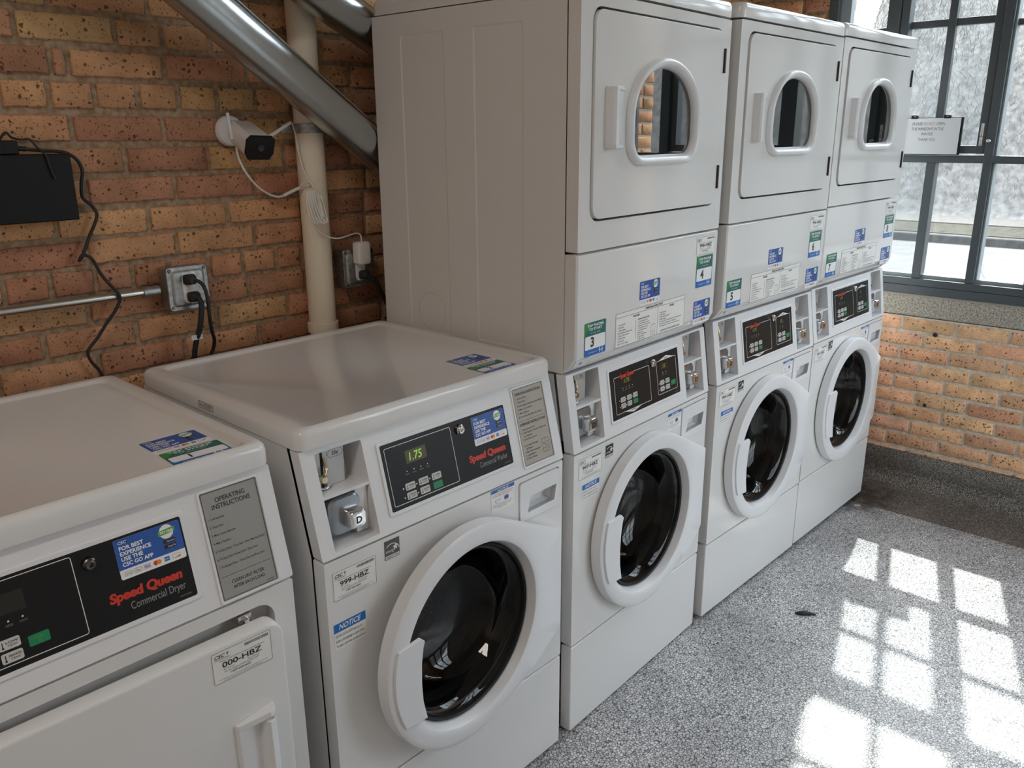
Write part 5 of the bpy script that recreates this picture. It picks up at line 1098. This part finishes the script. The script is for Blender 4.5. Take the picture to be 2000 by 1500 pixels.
# recorder box
t = tag(empty('recorder_box', (-0.95, 0.80, 1.385)), 'flat black recorder box hung on the brick wall at the left edge', 'box'); P = lambda o: part_of(t, o)
P(box('box_body', -1.16, -0.767, 0.760, 0.815, 1.3855, 1.5225, black_p, None, bevel=0.002))
P(box('front_cover', -1.158, -0.769, 0.7585, 0.761, 1.3875, 1.5205, mat('satin_black', (0.008, 0.008, 0.009), 0.55, 0, 0.3), None, bevel=0.001))
t = tag(empty('power_brick', (-0.92, 0.79, 1.523)), 'small black power brick lying on top of the recorder box', 'adapter'); P = lambda o: part_of(t, o)
P(box('brick_body', -0.985, -0.862, 0.764, 0.812, 1.523, 1.5505, black_p, None, bevel=0.003))
P(tube('strain_relief', [(-0.864, 0.786, 1.535), (-0.842, 0.786, 1.533)], 0.0052, black_r, None, n=10, smooth=False))
P(tube('cable', [(-0.845, 0.786, 1.533), (-0.81, 0.788, 1.529), (-0.782, 0.79, 1.5275), (-0.758, 0.794, 1.522), (-0.740, 0.797, 1.507), (-0.733, 0.798, 1.484), (-0.739, 0.799, 1.457), (-0.740, 0.80, 1.429), (-0.725, 0.80, 1.412), (-0.715, 0.80, 1.392), (-0.723, 0.80, 1.370), (-0.738, 0.80, 1.345), (-0.751, 0.80, 1.318), (-0.762, 0.797, 1.301), (-0.770, 0.794, 1.294), (-0.764, 0.789, 1.305), (-0.753, 0.79, 1.303), (-0.742, 0.79, 1.292), (-0.730, 0.787, 1.258), (-0.714, 0.783, 1.231), (-0.702, 0.780, 1.212), (-0.700, 0.782, 1.197), (-0.711, 0.788, 1.173), (-0.733, 0.795, 1.144), (-0.757, 0.797, 1.114), (-0.777, 0.797, 1.094), (-0.782, 0.797, 1.080), (-0.776, 0.796, 1.060), (-0.760, 0.795, 1.028), (-0.75, 0.79, 0.95), (-0.75, 0.79, 0.7)], 0.0036, black_r, None, n=10))
P(tube('cable', [(-0.89, 0.782, 1.551), (-0.878, 0.775, 1.566), (-0.868, 0.776, 1.556), (-0.848, 0.785, 1.552), (-0.832, 0.785, 1.552), (-0.824, 0.775, 1.536), (-0.816, 0.756, 1.520), (-0.812, 0.754, 1.495), (-0.806, 0.754, 1.472)], 0.0024, black_r, None, n=8))
# notice board sign hanging on the window
t = tag(empty('window_sign', (END_X - 0.02, -0.03, 1.464)), 'white notice PLEASE DO NOT OPEN THE WINDOWS clipped in a black frame on the window', 'sign'); P = lambda o: part_of(t, o)
xs = END_X - 0.014
P(box('sign_frame', xs, xs + 0.012, -0.150, 0.088, 1.463, 1.611, black_p, None, bevel=0.0015))
s = Sheet(0.226, 0.142, paper, 0.001, 0.0012)
def line_(t_, y, w, m=ink_dg, x=0.112): s.text(t_, x, y, 0.0125, m, w=w, al='C', lv=3, res=4)
s.text('PLEASE', 0.042, 0.114, 0.0115, ink_dg, w=0.040, shear=0.08, res=4); s.text('DO NOT', 0.087, 0.114, 0.0115, mat('ink_faded_red', (0.55, 0.25, 0.23), 0.5), w=0.043, shear=0.08, res=4); s.text('OPEN', 0.135, 0.114, 0.0115, ink_dg, w=0.032, shear=0.08, res=4)
s.text('THE WINDOWS IN THE', 0.042, 0.094, 0.0115, ink_dg, w=0.123, shear=0.08, res=4); s.text('WINTER.', 0.080, 0.074, 0.0115, ink_dg, w=0.048, shear=0.08, res=4); s.text('THANK YOU', 0.071, 0.052, 0.0115, ink_dg, w=0.066, shear=0.08, res=4)
P(s.build('sign_paper', (xs - 0.0002, 0.084, 1.466), (0, -1, 0), Z_))
for yy in (0.036, -0.090):
    bm = bmesh.new(); box_into(bm, xs - 0.004, xs + 0.014, yy - 0.013, yy + 0.013, 1.606, 1.614); tube_into(bm, [(xs - 0.002, yy - 0.013, 1.616), (xs - 0.002, yy - 0.004, 1.618), (xs - 0.002, yy + 0.004, 1.618), (xs - 0.002, yy + 0.013, 1.616)], lambda q: 0.0025 + 0.002 * abs(2 * q - 1), 8)
    P(from_bm('binder_clip', bm, black_p, None))
# scrap on the floor
bm = bmesh.new(); tube_into(bm, [(0.962, -0.206, 0.004), (0.975, -0.226, 0.006), (0.988, -0.240, 0.005), (1.002, -0.262, 0.0035)], lambda q: 0.0025 + 0.006 * math.sin(math.pi * min(1, q * 1.05)) , 8)
tag(from_bm('lint_scrap', bm, black_r), 'small dark scrap lying alone on the speckled floor', 'scrap')
bm = bmesh.new(); box_into(bm, -0.012, 0.012, -0.004, 0.004, 0.0, 0.0012); o = from_bm('paper_scrap', bm, paper); o.location = (1.955, -0.045, 0.0004); o.rotation_euler = (0, 0, -0.9)
tag(o, 'tiny white paper scrap at the foot of the farthest machine', 'scrap')

# ------------------------------------------------------------------ outside: street, kerb, verge, sidewalk, dry hillside, bare trees
GZ = -0.35
asphalt = noisy('road_concrete', (0.10, 0.098, 0.094), (0.14, 0.137, 0.13), 3, 0.9, 0.2)
kerb_m = noisy('kerb_concrete', (0.05, 0.05, 0.048), (0.075, 0.073, 0.07), 8, 0.9, 0.2)
walk_m = noisy('sidewalk_concrete', (0.085, 0.08, 0.073), (0.11, 0.105, 0.095), 6, 0.9, 0.2)
verge_m = noisy('winter_grass', (0.022, 0.021, 0.013), (0.055, 0.05, 0.034), 9, 0.95, 0.6, 0.03)
hill_m = noisy('dry_hillside', (0.125, 0.118, 0.108), (0.26, 0.247, 0.232), 7.0, 0.95, 0.0, 0.03, detail=14, p0=0.3, p1=0.7)
straw = mat('dry_straw', (0.20, 0.188, 0.168), 0.8)
tag(box('road', 2.72, 14.6, -40, 45, GZ - 0.2, GZ, asphalt), kind='structure')
tag(box('lawn_right', -45, 2.72, -40, -2.6, GZ - 0.2, GZ, verge_m), kind='structure')  # unseen ground, made dark grass to cut light bounced in from the right
bm = bmesh.new(); tube_into(bm, [(6.8, -1.6, GZ), (8.6, 0.2, GZ), (10.4, 1.35, GZ), (12.5, 2.0, GZ)], 0.02, 6); o = from_bm('road_crack', bm, mat('crack_tar', (0.10, 0.10, 0.10), 0.9)); tag(o, kind='structure')
tag(box('kerb', 14.6, 14.85, -40, 45, GZ - 0.2, GZ + 0.14, kerb_m, bevel=0.03), kind='structure')
tag(box('verge', 14.85, 16.6, -40, 45, GZ - 0.2, GZ + 0.15, verge_m), kind='structure')
tag(box('sidewalk', 16.6, 18.1, -40, 45, GZ - 0.2, GZ + 0.17, walk_m), kind='structure')
def hill_z(x, y):
    s = max(0.0, (x - 18.3)); base = GZ + 0.15 + 1.48 * s
    top = 9.5 - 7.4 * max(0.0, min(1.0, (y - 0.352 * x + 0.75) / 0.9)) if y > 0 else 9.5
    h = top * (1 - math.exp(-max(0, base) / top)) if base > 0 else base
    return h + 0.10 * math.sin(x * 0.9 + y * 0.5) * min(1, s / 4) + 0.05 * math.sin(y * 1.3 - x * 0.4) * min(1, s / 4)
NX, NY = 70, 110; X0, X1, Y0, Y1 = 18.1, 60.0, -40.0, 45.0; v = []; f = []
for i in range(NX + 1):
    for j in range(NY + 1):
        x = X0 + (X1 - X0) * (i / NX) ** 1.4; y = Y0 + (Y1 - Y0) * j / NY; v.append((x, y, hill_z(x, y) ))
for i in range(NX):
    for j in range(NY): q = i * (NY + 1) + j; f.append((q, q + NY + 1, q + NY + 2, q + 1))
tag(from_py('hillside', v, f, hill_m, ang=80), kind='structure')
v = []; f = []
for _ in range(26000):
    x = 18.5 + 9 * rng.random(); y = rng.uniform(-2, 13) if rng.random() < 0.85 else rng.uniform(-26, 20); z = hill_z(x, y) - 0.03
    a = rng.uniform(0, 6.28); h = rng.uniform(0.07, 0.28); w = rng.uniform(0.005, 0.012); lx, ly = rng.uniform(-0.9, 0.3) * h, rng.uniform(-1.2, 1.2) * h
    b = len(v); dx, dy = w * math.cos(a), w * math.sin(a)
    v += [(x - dx, y - dy, z), (x + dx, y + dy, z), (x + lx * 0.4 + dx * 0.7, y + ly * 0.4 + dy * 0.7, z + h * 0.6), (x + lx * 0.4 - dx * 0.7, y + ly * 0.4 - dy * 0.7, z + h * 0.6), (x + lx, y + ly, z + h)]
    f += [(b, b + 1, b + 2, b + 3), (b + 3, b + 2, b + 4)]
tag(from_py('dry_grass', v, f, straw, smooth=False), 'pale dry grass stalks covering the hillside outside the window', 'grass', kind='stuff')
bark = mat('pale_bark', (0.22, 0.20, 0.19), 0.9)
def tree(x, y, h, seed, label, r0=0.09):
    r = random.Random(seed); z = hill_z(x, y) if x > 18.1 else GZ + 0.15; root = tag(empty('bare_tree', (x, y, z - 0.1)), label, 'tree', 'bare trees outside')
    bm = bmesh.new(); tb = bmesh.new()
    def grow(bmx, p, d, L, rad, lev):
        pts = [p]; q = p.copy(); dd = d.copy()
        for i in range(4):
            dd = (dd + Vector((r.uniform(-.22, .22), r.uniform(-.22, .22), r.uniform(-.05, .12)))).normalized(); q = q + dd * L / 4; pts.append(q.copy())
        tube_into(bmx, pts, lambda t: rad * (1 - 0.6 * t), 5 if lev else 8, 0, True, 2)
        if lev < 3:
            for i in range(5 if lev < 2 else 3):
                k = r.randint(1, 4); e = Vector((r.uniform(-1, 1), r.uniform(-1, 1), r.uniform(0.1, 0.9))).normalized()
                grow(tb, pts[k], (dd * 0.5 + e).normalized(), L * r.uniform(0.45, 0.65), rad * (1 - 0.6 * k / 4) * 0.6, lev + 1)
    grow(bm, Vector((0, 0, 0)), Vector((0, 0, 1)), h * 0.6, r0, 0)
    from_bm('trunk', bm, bark, root); from_bm('branches', tb, bark, root)
tree(24.5, 7.45, 7.5, 3, 'bare tree with a slim trunk seen through the narrow left pane above the far machine', 0.13)
tree(29.0, 6.2, 5.5, 11, 'bare pale tree on the hillside behind the left half of the opening casement')
tree(27.0, 3.3, 5.0, 21, 'bare pale tree on the hillside behind the right half of the opening casement')
